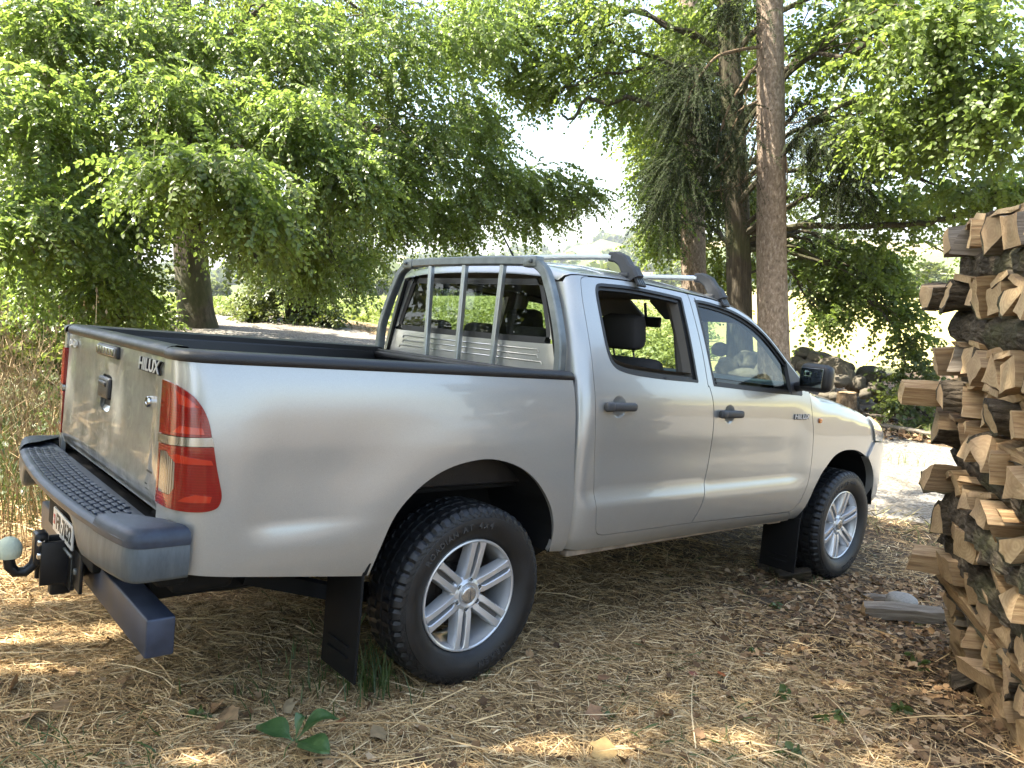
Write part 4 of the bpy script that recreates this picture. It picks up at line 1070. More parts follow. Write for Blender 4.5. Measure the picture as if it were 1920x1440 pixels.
# ------------------------------------------------------------ foliage builders
def unit(v): return v/(np.linalg.norm(v, axis=-1, keepdims=True)+1e-12)
def sprays(P, D, L, nl, ll, lw, droop, R, fold=.18, flat=.35, spread=55, twig=.0022):
    """leafy twigs: n start points P, directions D, lengths L; nl leaves each, set alternately along the twig"""
    n = len(P); L = np.broadcast_to(np.asarray(L, float), (n,))
    up = unit(np.array([0, 0, 1.0])+R.normal(0, flat, (n, 3)))
    D = unit(D); B = unit(np.cross(D, up)); N = unit(np.cross(B, D))
    j = np.arange(nl); tt = (j+.6)/nl
    tj = np.clip(tt[None]+R.uniform(-.03, .03, (n, nl)), 0, 1)
    pos = P[:, None]+D[:, None]*(L[:, None]*tj)[..., None]; pos[..., 2] -= droop*L[:, None]*tj**2
    T = D[:, None]+np.zeros((n, nl, 1)); T[..., 2] -= 2*droop*tj; T = unit(T)
    sg = np.where(j % 2 == 0, 1, -1)[None, :, None]*np.where(j == nl-1, 0.15, 1)[None, :, None]
    an = np.radians(spread+R.normal(0, 12, (n, nl)))[..., None]
    d = unit(T*np.cos(an)+B[:, None]*sg*np.sin(an)+R.normal(0, .16, (n, nl, 3))+np.array([0, 0, -.18]))
    nn = unit(N[:, None]+R.normal(0, .32, (n, nl, 3))); s = unit(np.cross(d, nn)); nn = np.cross(s, d)
    sc_ = (1-.35*np.abs(tj-.45))*R.uniform(.75, 1.15, (n, nl))
    len_ = (ll*sc_)[..., None]; wid = (lw*sc_)[..., None]
    prof = ((0, 0), (.28, -.46), (.66, -.42), (1, 0), (.66, .42), (.28, .46))
    V = np.stack([pos+d*len_*a+s*wid*b+nn*wid*(abs(b)*fold*1.6-(a*a)*.16) for a, b in prof], 2).reshape(-1, 3)
    m = n*nl; base = (np.arange(m)*6)[:, None]
    Q = np.concatenate([base+np.array([[0, 1, 2, 3]]), base+np.array([[0, 3, 4, 5]])])
    # twigs as thin ribbons
    ts = np.linspace(0, 1, 4); tp = P[:, None]+D[:, None]*(L[:, None]*ts[None])[..., None]; tp[..., 2] -= droop*L[:, None]*ts**2
    w = twig*(1-.6*ts)[None, :, None]
    TV = np.stack([tp-B[:, None]*w, tp+B[:, None]*w], 2).reshape(-1, 3)
    tb = (np.arange(n)*8)[:, None]
    TQ = np.concatenate([tb+np.array([[2*i, 2*i+1, 2*i+3, 2*i+2]]) for i in range(3)])
    return V, Q, TV, TQ

BARK_B = None
def bark(name, c0, c1, c2, sc_=(10, 10, 2.5), bmp=.7, moss=0.0):
    t = NT(name); c = t.coord(scale=sc_); n = t.noise(3.0, c, 7, .7, .4); n2 = t.noise(1.3, t.coord(), 4)
    col = t.ramp(n, [(.3, c0), (.52, c1), (.72, c2)])
    if moss: col = t.mix(t.math('MULTIPLY', t.ramp(n2, [(.45, (0,0,0)), (.6, (1,1,1))]), moss), col, (.07, .085, .03))
    t.set(base=col, rough=.9, spec=.2); t.bump(n, bmp, .03); return t.m
BK_BEECH = bark('beech_bark', (0.0324, 0.02736, 0.02016), (0.072, 0.0612, 0.04464), (0.1368, 0.1188, 0.0864), (3.6, 3.6, 1.44), .5, .5)
BK_SPRUCE = bark('spruce_bark', (0.099, 0.07182, 0.05112), (0.243, 0.1867, 0.138), (0.414, 0.3447, 0.2709), (9.9, 10.53, 5.112), 1.0)
BK_MAPLE = bark('maple_bark', (0.02304, 0.01872, 0.01296), (0.0612, 0.0504, 0.03456), (0.1152, 0.0972, 0.0684), (10.08, 10.08, 1.152), 1.0, .4)
BK_TWIG = plain('twig_bark', (.10, .075, .05), .85, var=.35)
BK_SPT = plain('spruce_twig', (.05, .045, .028), .85, var=.35)
BK_DEAD = bark('dead_branch', (0.0648, 0.0432, 0.0252), (0.144, 0.1008, 0.0612), (0.2304, 0.1728, 0.1152), (8.64, 8.64, 2.16))
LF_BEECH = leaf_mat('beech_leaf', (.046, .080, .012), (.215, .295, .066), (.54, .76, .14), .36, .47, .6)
LF_BEECH2 = leaf_mat('shaded_beech_leaf', (.034, .062, .011), (.135, .185, .034), (.48, .60, .08), .42, .42)  # darker copy of beech_leaf, with the shade put into its colour
LF_MAPLE = leaf_mat('maple_leaf', (.040, .072, .011), (.160, .225, .040), (.54, .72, .12), .48, .48)
LF_SPRUCE = leaf_mat('spruce_needles', (.016, .027, .009), (.042, .058, .020), (.05, .07, .02), .7, .12, .1)
LF_SHRUB = leaf_mat('shrub_leaf', (.042, .070, .014), (.14, .175, .040), (.34, .40, .06), .45, .36)
LF_WEED = leaf_mat('weed_leaf', (.055, .095, .022), (.13, .18, .05), (.25, .36, .07), .5, .3)

def trunk_mesh(P, r, n=18, seed=0, flare=0.0, rough=.05, seg=26):
    """tapered trunk with uneven girth; P control points, r radii"""
    P = np.array(curve([tuple(p) for p in P], max(2, seg//max(1, len(P)-1)))); k = len(P)
    rr = np.interp(np.linspace(0, 1, k), np.linspace(0, 1, len(r)), r)
    h = P[:, 2]-P[0, 2]
    if flare: rr = rr*(1+flare*np.exp(-np.maximum(h, 0)/.45))
    R = np.random.default_rng(seed); ph = R.uniform(0, 6.28, 5)
    a = np.linspace(0, 2*np.pi, n, endpoint=False); V = []
    for i in range(k):
        e = 1+rough*np.sin(3*a+ph[0]+i*.15)+rough*.7*np.sin(5*a+ph[1]-i*.3)+rough*.6*R.normal(0, 1, n)*.6
        if flare: e = e+flare*.35*np.exp(-max(h[i], 0)/.35)*np.sin(5*a+ph[2])
        V.append(P[i]+np.stack([np.cos(a)*rr[i]*e, np.sin(a)*rr[i]*e, 0*a], 1))
    b = MB(); b.grid(np.concatenate([np.array(V), np.array(V)[:, :1]], 1), k, n+1); return b
def limb(b, p0, p1, r0, r1, sag=.0, wob=.12, R=None, n=9, up=.3):
    p0 = np.array(p0, float); p1 = np.array(p1, float); t_ = np.linspace(0, 1, n)[:, None]; L = np.linalg.norm(p1-p0)
    P = p0+(p1-p0)*t_; P[:, 2] += L*up*.5*np.sin(np.pi*t_[:, 0])-sag*L*t_[:, 0]**2
    P[1:-1] += R.normal(0, wob*.05*min(L, 2.5), (n-2, 3))
    S_ = np.array(curve([tuple(q) for q in P], 2)); b.tube(S_, np.linspace(r0, r1, len(S_)), 6); return P

def blob_points(bl, R):
    u, v, d, ru, rv, rd, n = bl[:7]
    c = at(u, v, d); k = d/FPX
    q = R.normal(0, 1, (n, 3)); q = unit(q)*(R.uniform(0, 1, n)**.42)[:, None]
    # lumpy volume: pull points towards a few sub-centres so that gaps and clumps show
    m = max(3, n//22); sub = unit(R.normal(0, 1, (m, 3)))*(R.uniform(.2, .95, m)**.5)[:, None]
    i = R.integers(0, m, n); q = q*.50+sub[i]*.60
    return c, c+q*np.array([ru*k, rd, rv*k])

def crown(tree_, blobs, trunk_at, leaf, R, nl=14, ll=.08, lw=.05, L=(.35, .7), droop=.35, twigm=None, name='crown', out=None, down=-.30, flat=.55, limbs=True, spread=55, fold=.18, dens=1.0, wide=1.0):
    PV, PQ, WV, WQ = [], [], [], []; nv = nw = 0; lb = MB()
    for bl in blobs:
        bl = bl[:6]+(int(bl[6]*dens),); c, P = blob_points(bl, R); o = c-trunk_at(c); o[2] = 0; o = unit(o)
        D = o*.45+R.normal(0, .75*wide, P.shape)+unit(P-c)*.45; D[:, 2] = D[:, 2]*.6+down
        V, Q, TV, TQ = sprays(P, D, R.uniform(*L, len(P)), nl, ll, lw, droop, R, flat=flat, spread=spread, fold=fold)
        PV.append(V); PQ.append(Q+nv); nv += len(V); WV.append(TV); WQ.append(TQ+nw); nw += len(TV)
        if limbs:
            p0 = trunk_at(c); r = .02+.012*np.linalg.norm(c-p0)**.5
            Lm = limb(lb, p0, c, r*1.2, .012, .05, .5, R)
            for s_ in range(5):
                q0 = Lm[R.integers(4, 9)]; limb(lb, q0, P[R.integers(0, len(P))], .013, .005, .1, .5, R, 6, .2)
    f = link(name, np_mesh(name, np.concatenate(PV), np.concatenate(PQ), leaf), tree_); tag(f, kind='stuff')
    tw = link('twigs', np_mesh('twigs', np.concatenate(WV), np.concatenate(WQ), twigm or BK_TWIG), tree_); tag(tw, kind='stuff')
    if limbs and lb.n: tag(lb.build('branches', twigm or BK_BEECH, tree_), kind='stuff')
    return f

def along(P, low=2.9):
    P = np.array(P, float)
    def f(c):
        z = np.clip(c[2]-.15*np.linalg.norm(c[:2]-P[0, :2]), P[0, 2]+low, P[-1, 2])
        return np.array([np.interp(z, P[:, 2], P[:, 0]), np.interp(z, P[:, 2], P[:, 1]), z])
    return f
def thing(name, label, cat, group=None, loc=(0, 0, 0)): return tag(empty(name, loc), label, cat, group)

R = np.random.default_rng(5)
# the big beech on the left
A_ = [at(372, 618, 16), at(366, 560, 16), at(355, 430, 16), at(345, 250, 16), at(336, 90, 16), at(328, -150, 16), at(320, -500, 16)]
A_[0][2] = gz(A_[0][0], A_[0][1])-.15
tr = thing('beech_tree', 'big beech with drooping sunlit boughs, its trunk behind the tailgate', 'tree')
trunk_mesh(A_, [.34, .33, .32, .30, .27, .22, .12], 20, 1, .25, .04, 40).build('trunk', BK_BEECH, tr)
bA = [(80,60,9,140,110,1.2,380),(90,230,8,150,110,1.2,380),(60,400,7.5,130,100,1.0,300),(120,510,9,150,70,1.0,240),(300,60,10,150,100,1.5,340),(330,200,9,140,80,1.2,320),
      (370,330,7.2,150,70,.8,330),(480,395,7.2,60,50,.5,110),(225,410,9,90,70,1,230),(225,535,8.5,75,55,.7,200),(520,80,10,150,110,1.5,380),(560,230,9,120,90,1,300),
      (640,330,9,90,80,.8,210),(535,465,12,80,65,1.0,220),(720,100,11,120,120,1.5,330),(780,250,11,100,100,1.2,290),(735,365,11,70,60,1,190),(900,60,12,110,80,1.5,270),
      (875,200,12,65,80,1.2,190),(890,330,12,100,80,1.2,270),(1000,340,13,85,42,1.2,210),(1075,365,13,45,34,.8,110),(850,400,12,75,34,.8,140),(668,500,10,14,50,.3,40),
      (975,402,13,75,28,.8,90),(450,430,11,45,60,.6,110),(600,490,12.5,45,55,.7,130),(560,390,11,90,60,.8,200),(690,450,12,40,45,.6,80),(320,310,10.5,110,90,.8,220),(150,330,10,110,90,.8,220),(130,600,10,60,35,.6,110),(470,440,13,25,50,.6,50),(600,440,12,60,90,.9,160),(765,418,11.5,34,22,.6,45),(870,425,12,14,26,.3,18),(815,425,12,10,24,.2,12),
      (200,-130,11,330,110,2.5,450),(600,-130,12,330,110,2.5,420),(950,-60,13,160,90,2,160)]
crown(tr, bA, along(A_), LF_BEECH, R, 20, .064, .045, (.3, .6), .42, dens=1.12)
# pale dead snags inside the beech
b = MB(); b.tube([at(100,100,10.5), at(150,95,10.2), at(185,90,10), at(205,60,9.9), at(215,38,9.9)], [.035,.032,.03,.025,.02], 8); b.tube([at(255,160,10), at(272,120,10), at(288,85,10)], [.02,.018,.012], 7)
b.tube([at(475,195,8.8), at(505,185,8.8), at(515,205,8.8), at(530,232,8.8)], [.016,.018,.014,.008], 7); tag(b.build('dead_snags', BK_DEAD, tr), kind='stuff')
# second, thinner trunk further left
B_ = [at(148, 640, 12), at(140, 560, 12), at(132, 430, 12), at(112, 240, 12), at(98, 90, 12), at(85, -150, 12)]
B_[0][2] = gz(B_[0][0], B_[0][1])-.15
tr = thing('beech_tree', 'slender dark-trunked beech deep in shade at the left edge', 'tree')
trunk_mesh(B_, [.17, .16, .15, .15, .14, .10], 16, 2, .2).build('trunk', BK_MAPLE, tr)
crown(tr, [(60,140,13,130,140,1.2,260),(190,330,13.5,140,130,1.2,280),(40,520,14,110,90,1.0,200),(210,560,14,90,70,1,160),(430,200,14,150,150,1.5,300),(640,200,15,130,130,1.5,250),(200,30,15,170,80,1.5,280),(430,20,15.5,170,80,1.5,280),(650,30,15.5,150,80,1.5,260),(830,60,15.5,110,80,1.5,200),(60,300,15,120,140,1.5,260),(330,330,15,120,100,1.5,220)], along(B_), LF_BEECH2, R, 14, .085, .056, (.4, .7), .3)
# bushy trunk by the field
C_ = [at(565, 612, 19), at(563, 570, 19), at(560, 500, 19), at(556, 380, 19), at(550, 200, 19)]
C_[0][2] = gz(C_[0][0], C_[0][1])-.1
tr = thing('ivy_clad_tree', 'bushy tree by the field edge with ivy and low growth round its short trunk', 'tree')
trunk_mesh(C_, [.42, .34, .28, .22, .15], 16, 3, .25, .08).build('trunk', BK_MAPLE, tr)
crown(tr, [(540,510,18.5,75,50,1.0,200),(490,540,18.5,40,40,.9,100),(610,535,18.5,50,40,.9,110),(490,592,18.3,40,18,.8,90),(595,590,18.3,45,20,.7,90),(545,430,19,110,70,1.2,260),(650,420,19,50,50,1.2,90)], along(C_, .6), LF_SHRUB, R, 14, .10, .066, (.4, .7), .3)

# right-hand trees
E_ = [at(1388, 800, 13), at(1388, 700, 13), at(1386, 560, 13), at(1382, 430, 13), at(1375, 250, 13), at(1366, 60, 13), at(1360, -220, 13)]
E_[0][2] = gz(E_[0][0], E_[0][1])-.2
tr = thing('maple_tree', 'spreading maple with furrowed bark and long level limbs, behind the cab', 'tree')
trunk_mesh(E_, [.24, .215, .205, .20, .19, .17, .12], 22, 4, .3, .05, 40).build('trunk', BK_MAPLE, tr)
lb = MB()
for P_, r0, r1 in (([(1390,235,13),(1480,132,12.6),(1525,95,12.3),(1555,62,12),(1580,20,11.8),(1600,-40,11.6)], .085, .05),
                   ([(1385,440,13),(1480,425,12.5),(1600,425,12),(1720,420,11.2),(1830,395,10.5),(1925,350,10)], .06, .03),
                   ([(1385,330,13),(1520,190,12.4),(1600,185,12.2),(1700,205,11.6),(1760,215,11)], .04, .012),
                   ([(1380,300,13),(1500,320,12.6),(1600,315,12.2),(1700,318,11.8),(1790,345,11.4)], .045, .012),
                   ([(1370,300,13),(1210,190,13),(1140,195,13),(1100,185,13),(1075,222,13),(1052,215,13)], .05, .018),
                   ([(1385,520,13),(1500,485,13),(1560,515,13),(1600,545,13)], .022, .008)):
    P_ = np.array(curve([tuple(at(*p)) for p in P_], 6)); P_ += R.normal(0, .012, P_.shape); lb.tube(P_, np.linspace(r0, r1, len(P_)), 9)
tag(lb.build('limbs', BK_MAPLE, tr), kind='stuff')
bM_ = [(1075,50,13,120,90,1.5,280),(955,50,13.5,70,60,1.2,170),(985,125,13.5,45,30,.8,80),(1050,150,13,70,38,.8,100),(1180,150,14,110,110,1.5,290),(1250,330,14,65,100,1.2,190),(1215,440,15,45,45,.8,80),(1330,60,14,120,100,1.5,250),(1420,500,16,60,80,1,100),
      (1580,80,11,120,110,1.2,300),(1740,60,9,150,110,1.2,340),(1860,180,8.5,110,130,1,290),(1700,230,10,150,110,1.2,340),(1560,280,12,90,120,1.2,230),(1860,345,10,100,55,.9,170),(1700,380,12,140,50,1,190),
      (1560,470,13,90,70,1,210),(1600,535,13,80,45,1,200),(1690,575,12.5,40,40,.7,80),(1530,570,13,45,42,.7,100),(1790,460,13.5,60,45,.8,60),(1650,500,13,70,50,.8,110),(1715,625,12.3,25,22,.5,35),
      (1500,-110,12,330,90,2.5,350),(1850,-100,10,200,100,2,240),(1120,-90,14,200,70,2,200)]
crown(tr, bM_, along(E_), LF_MAPLE, R, 15, .078, .066, (.35, .7), .28, twigm=BK_MAPLE, flat=.45)
F_ = [at(1306, 800, 15.5), at(1304, 600, 15.5), at(1300, 420, 15.5), at(1296, 200, 15.5), at(1290, -100, 15.5)]
F_[0][2] = gz(F_[0][0], F_[0][1])-.2
tr = thing('beech_tree', 'tall shaded trunk standing left of the furrowed maple behind the roof bars', 'tree')
trunk_mesh(F_, [.27, .25, .235, .22, .18], 18, 6, .25).build('trunk', BK_SPRUCE, tr)
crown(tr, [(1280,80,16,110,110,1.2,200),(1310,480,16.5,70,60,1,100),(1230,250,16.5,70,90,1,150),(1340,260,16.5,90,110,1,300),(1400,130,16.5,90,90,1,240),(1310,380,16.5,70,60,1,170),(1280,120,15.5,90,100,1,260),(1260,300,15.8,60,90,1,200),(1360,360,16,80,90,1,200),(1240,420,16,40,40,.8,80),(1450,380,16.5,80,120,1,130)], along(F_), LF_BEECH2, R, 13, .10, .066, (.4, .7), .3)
D_ = [at(1452, 800, 11), at(1450, 660, 11), at(1448, 520, 11), at(1446, 300, 11), at(1444, 100, 11), at(1442, -100, 11), at(1440, -500, 11)]
D_[0][2] = gz(D_[0][0], D_[0][1])-.2
tr = thing('spruce_tree', 'straight brown spruce trunk with hanging dark needle boughs, right of centre', 'tree')
trunk_mesh(D_, [.225, .222, .208, .192, .18, .17, .14], 24, 8, .1, .022, 60).build('trunk', BK_SPRUCE, tr)
crown(tr, [(1290,170,10.8,60,120,.7,300),(1268,320,10.8,42,75,.6,190),(1365,270,10.9,45,170,.6,260),(1245,400,11,24,50,.4,80),(1530,255,10.8,60,45,.6,150),(1590,345,10.8,45,40,.5,120),(1390,50,10.9,50,80,.6,90),(1500,190,11,35,50,.5,40),
           (1400,-150,10.9,250,120,1.5,200)], along(D_), LF_SPRUCE, R, 52, .050, .011, (.3, .65), .6, twigm=BK_SPT, name='needle_boughs', down=-.45, limbs=False, spread=42, wide=1.0)
for P_, r0 in (([(1424,88,10.9),(1385,94,10.7),(1345,106,10.6),(1318,135,10.5),(1300,165,10.5),(1286,200,10.5)], .026),([(1420,122,10.9),(1400,145,10.8),(1372,190,10.7),(1350,250,10.7),(1340,310,10.7)], .020),([(1420,190,10.9),(1390,205,10.8),(1362,225,10.7),(1345,262,10.7)], .018),
               ([(1420,215,10.9),(1395,260,10.8),(1360,300,10.7),(1335,320,10.7)], .016),([(1422,240,10.9),(1408,300,10.8),(1390,345,10.8),(1330,360,10.7)], .014),([(1420,320,10.9),(1400,335,10.8),(1385,345,10.8)], .014),([(1472,285,10.9),(1476,320,10.85),(1475,358,10.85)], .016),
               ([(1420,160,10.9),(1400,170,10.8),(1397,195,10.8),(1370,250,10.8),(1352,340,10.8),(1355,380,10.8)], .014),([(1385,270,10.8),(1384,320,10.8),(1392,365,10.8)], .010),([(1470,232,10.9),(1500,228,10.8),(1530,215,10.8)], .012)):
    b = MB(); P_ = np.array(curve([tuple(at(*p)) for p in P_], 4)); b.tube(P_, np.linspace(r0, r0*.45, len(P_)), 7); b.build('dead_branch', BK_DEAD, tr)

# shade trees: they stand left of and behind the camera; the first two roof the parking place
def shade_tree(label, base, c, rad, n, ll, name='beech_tree'):
    tr = thing(name, label, 'tree')
    z0 = gz(base[0], base[1])
    P_ = [(base[0], base[1], z0-.2), (base[0]*.98+c[0]*.02, base[1], z0+2), (base[0]*.8+c[0]*.2, base[1]*.8+c[1]*.2, z0+5), (base[0]*.6+c[0]*.4, base[1]*.6+c[1]*.4, c[2]+rad[2]*.5)]
    trunk_mesh(P_, [.36, .32, .26, .12], 16, int(abs(base[0]*10)), .25).build('trunk', BK_BEECH, tr)
    q = unit(R.normal(0, 1, (n, 3)))*(R.uniform(0, 1, n)**.4)[:, None]
    P = np.array(c)+q*np.array(rad); D = R.normal(0, .6, (n, 3))+q*.4; D[:, 2] *= .35
    V, Q_, TV, TQ = sprays(P, D, R.uniform(.5, .9, n), 13, ll, ll*.66, .3, R)
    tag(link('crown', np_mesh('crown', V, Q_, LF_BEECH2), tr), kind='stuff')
    lb = MB()
    for k in range(14): limb(lb, P_[2], P[R.integers(0, n)], .07, .015, .02, .5, R)
    tag(lb.build('branches', BK_BEECH, tr), kind='stuff')
shade_tree('beech out of view to the left whose crown roofs the parking place', (-7.5, 1.0), (-4.3, 3.0, 9.2), (4.0, 4.2, 2.2), 2100, .13)
shade_tree('tall beech standing behind the camera on the left', (-9, -6), (-7, -3.5, 7.5), (4.5, 4.5, 4.0), 1800, .15)
shade_tree('unseen tree added far behind the camera for its reflection', (2, -24), (2, -24, 7), (7, 4, 5), 900, .30)  # out of view, added to give the truck something to reflect
shade_tree('dense tree standing to the left behind the tow bar, out of view', (-11, -1.5), (-11, -1.5, 3.2), (2.6, 3.4, 3.2), 1500, .17)
shade_tree('second dense tree standing to the left behind, out of view', (-9, -8), (-9, -8, 3.4), (3.5, 3.0, 3.4), 1400, .18)
shade_tree('dense tree standing left of the dry weeds, out of view', (-10.5, 5.0), (-10.5, 5.0, 3.0), (2.0, 2.4, 3.0), 1000, .15)

# shrubs
def shrub(label, blobs, leaf, name='shrub', group=None, ll=.085, lw=.055, cat='shrub', nl=13):
    tr = thing(name, label, cat, group); c = at(*blobs[0][:3]); base = np.array([c[0], c[1], gz(c[0], c[1])])
    crown(tr, blobs, lambda q: base+np.array([0, 0, .15]), leaf, R, nl, ll, lw, (.3, .6), .25, wide=1.3, down=.1)
    return tr
shrub('dark leafy shrub filling the gap under the boughs at the far left', [(20,600,15,90,70,.8,260),(60,680,13,80,50,.7,160)], LF_BEECH2)
shrub('low leafy shrub behind the tailgate in front of the beech trunk', [(205,595,11,70,38,.6,190),(285,605,11.5,35,30,.5,80)], LF_BEECH)
shrub('dense shaded shrub behind the load bed to the left of the beech trunk', [(170,560,17,150,90,1.0,340),(270,600,17.5,60,40,.8,120)], LF_BEECH2)
shrub('sprawling green bush at the end of the stone pile beside the firewood', [(1708,700,12.2,28,42,.5,70),(1705,752,11.8,28,12,.4,60),(1690,650,12.3,16,26,.3,16),(1745,790,11.5,26,5,.3,30)], LF_SHRUB, 'bush', None, .085, .065)
shrub('low green weeds along the drive edge by the beech trunk', [(440,600,19.5,45,14,.6,90)], LF_SHRUB, 'weed_patch', None, .09, .04, 'weeds')
shrub('dark shaded thicket behind the dry weeds at the left edge', [(10,630,9.5,85,60,.7,230),(-120,650,8,110,80,.8,260),(70,690,8.5,50,40,.5,120)], LF_BEECH2)
shrub('thicket of dark leaves on the left bank, out of view', [(-420,620,7,180,140,.9,420),(-800,700,5.5,200,180,.9,420),(-300,450,8,150,120,.8,260)], LF_BEECH2)
# hedge bushes on the far side of the field
for k, (u, d, w, h) in enumerate([(700,155,26,34),(740,170,22,26),(815,150,30,36),(860,160,26,28),(905,150,34,34),(955,165,26,28),(1010,140,36,30),(1075,150,34,26),(1130,160,30,30),(1740,120,36,60),(1690,140,26,30),(405,150,22,20)]):
    p = at(u, 556, d); zg = float(np.interp(d, [60, 160], [gz(p[0], p[1]), gz(p[0], p[1])])); kk = d/FPX
    tr = thing('hedge_tree', 'small hazy hedge tree across the crop field, '+['first','second','third','fourth','fifth','sixth','seventh','eighth','ninth','tall one beside the firewood','low one right of the spruce','lone one by the beech trunk'][k]+(' from the left' if k < 9 else ''), 'tree', 'hedge trees across the field')
    b = MB(); b.tube([(p[0], p[1], zg-.3), (p[0], p[1], zg+h*kk*.5)], [.25, .12], 7); b.build('trunk', BK_MAPLE, tr)
    n = 260; q = unit(R.normal(0, 1, (n, 3)))*(R.uniform(0, 1, n)**.35)[:, None]
    P = np.array([p[0], p[1], zg+h*kk*.52])+q*np.array([w*kk, w*kk*.7, h*kk*.5]); D = R.normal(0, .6, (n, 3))+q
    V, Q_, TV, TQ = sprays(P, D, 1.0, 7, .62, .5, .2, R); tag(link('crown', np_mesh('crown', V, Q_, LF_SHRUB), tr), kind='stuff')
# woods on the hills (uncountable at this distance)
n = 3000; az = np.radians(R.uniform(-32, 24, n)); r = R.uniform(260, 1120, n)
den = np.sin(np.degrees(az)*.9+r/120)+np.sin(r/55+np.degrees(az)*.35)+.5*np.sin(np.degrees(az)*3.1)
k = (den > .25) | (r > 1010); az, r = az[k], r[k]; n = len(az)
x, y = r*np.sin(az), r*np.cos(az); z = ground_z(x, y)+hill_h(np.degrees(az), r)
s = R.uniform(3.5, 7, n)
m = 26; q = unit(R.normal(0, 1, (n, m, 3))); c = np.stack([x, y, z+s*.75], 1)[:, None]+q*s[:, None, None]*np.array([.9, .9, .85])*R.uniform(.6, 1, (n, m, 1))
t1 = unit(R.normal(0, 1, (n, m, 3))); t2 = unit(np.cross(t1, q+.01)); e = (s*.45)[:, None, None]
V = np.stack([c-t1*e, c+t2*e, c+t1*e, c-t2*e], 2).reshape(-1, 3)
tag(link('distant_wood', np_mesh('distant_wood', V, np.arange(len(V)).reshape(-1, 4), LF_SHRUB)), 'hazy woods scattered over the distant hills', 'woodland', kind='stuff')
# ------------------------------------------------------------ firewood stack
def wood_mats():
    t = NT('split_wood'); c = t.coord(scale=(1.2, 22, 22)); n = t.noise(3.2, c, 6, .65); n2 = t.noise(2.5, t.coord(), 3)
    g = t.n('ShaderNodeObjectInfo')
    col = t.ramp(n, [(.25, (0.1368, 0.07585, 0.03481)), (.45, (0.3321, 0.2054, 0.1011)), (.62, (0.4884, 0.3376, 0.1782)), (.8, (0.6056, 0.4625, 0.2818))])
    col = t.mix(t.math('MULTIPLY', g.outputs['Random'], .32), col, (0.2664, 0.2294, 0.185)); col = t.mix(t.ramp(n2, [(.5, (0,0,0)), (.8, (.5,.5,.5))]), col, (0.1184, 0.074, 0.0444))
    t.set(base=col, rough=.8, spec=.25); t.bump(n, .55, .012); a = t.m
    t = NT('end_grain'); v = t.coord(); w = t.n('ShaderNodeTexWave'); w.wave_type = 'RINGS'; w.rings_direction = 'X'; w.inputs['Scale'].default_value = 20; w.inputs['Distortion'].default_value = 2.5; w.inputs['Detail'].default_value = 3; t.l(v, w.inputs['Vector'])
    n = t.noise(60, v, 5, .7); n2 = t.noise(9, v, 4); g = t.n('ShaderNodeObjectInfo')
    col = t.mix(t.math('MULTIPLY', w.outputs[1], .5), (0.558, 0.4037, 0.2238), (0.3848, 0.2478, 0.1202)); col = t.mix(t.ramp(n2, [(.45, (0,0,0)), (.7, (.7,.7,.7))]), col, (0.2886, 0.1835, 0.09117))
    col = t.mix(t.math('MULTIPLY', g.outputs['Random'], .35), col, (0.3608, 0.2442, 0.1702))
    t.set(base=col, rough=.85, spec=.2); t.bump(n, .5, .006); b_ = t.m
    t = NT('log_bark'); c = t.coord(scale=(3, 9, 9)); vv = t.n('ShaderNodeTexVoronoi'); vv.inputs['Scale'].default_value = 3.4; vv.feature = 'DISTANCE_TO_EDGE'; t.l(c, vv.inputs['Vector'])
    n = t.noise(5, c, 6, .7); n2 = t.noise(3, t.coord(), 4)
    col = t.ramp(n, [(.3, (0.02501, 0.0185, 0.01243)), (.55, (0.0962, 0.07585, 0.05328)), (.78, (0.2309, 0.1943, 0.1465))]); col = t.mix(t.ramp(n2, [(.5, (0,0,0)), (.68, (.6,.6,.6))]), col, (0.1058, 0.1064, 0.04884))
    t.set(base=col, rough=.92, spec=.15); t.bump(t.math('ADD', vv.outputs[0], t.math('MULTIPLY', n, .5)), 1.0, .03)
    gr = NT('weathered_wood'); c = gr.coord(scale=(0.888, 19.24, 19.24)); n = gr.noise(3, c, 6, .65); gr.set(base=gr.ramp(n, [(.3, (.085, .066, .048)), (.55, (.215, .18, .14)), (.8, (.34, .30, .245))]), rough=.85, spec=.2); gr.bump(n, .7, .012)
    return a, b_, t.m, gr.m
M_SPLIT, M_END, M_LOGBARK, M_GREY = wood_mats()
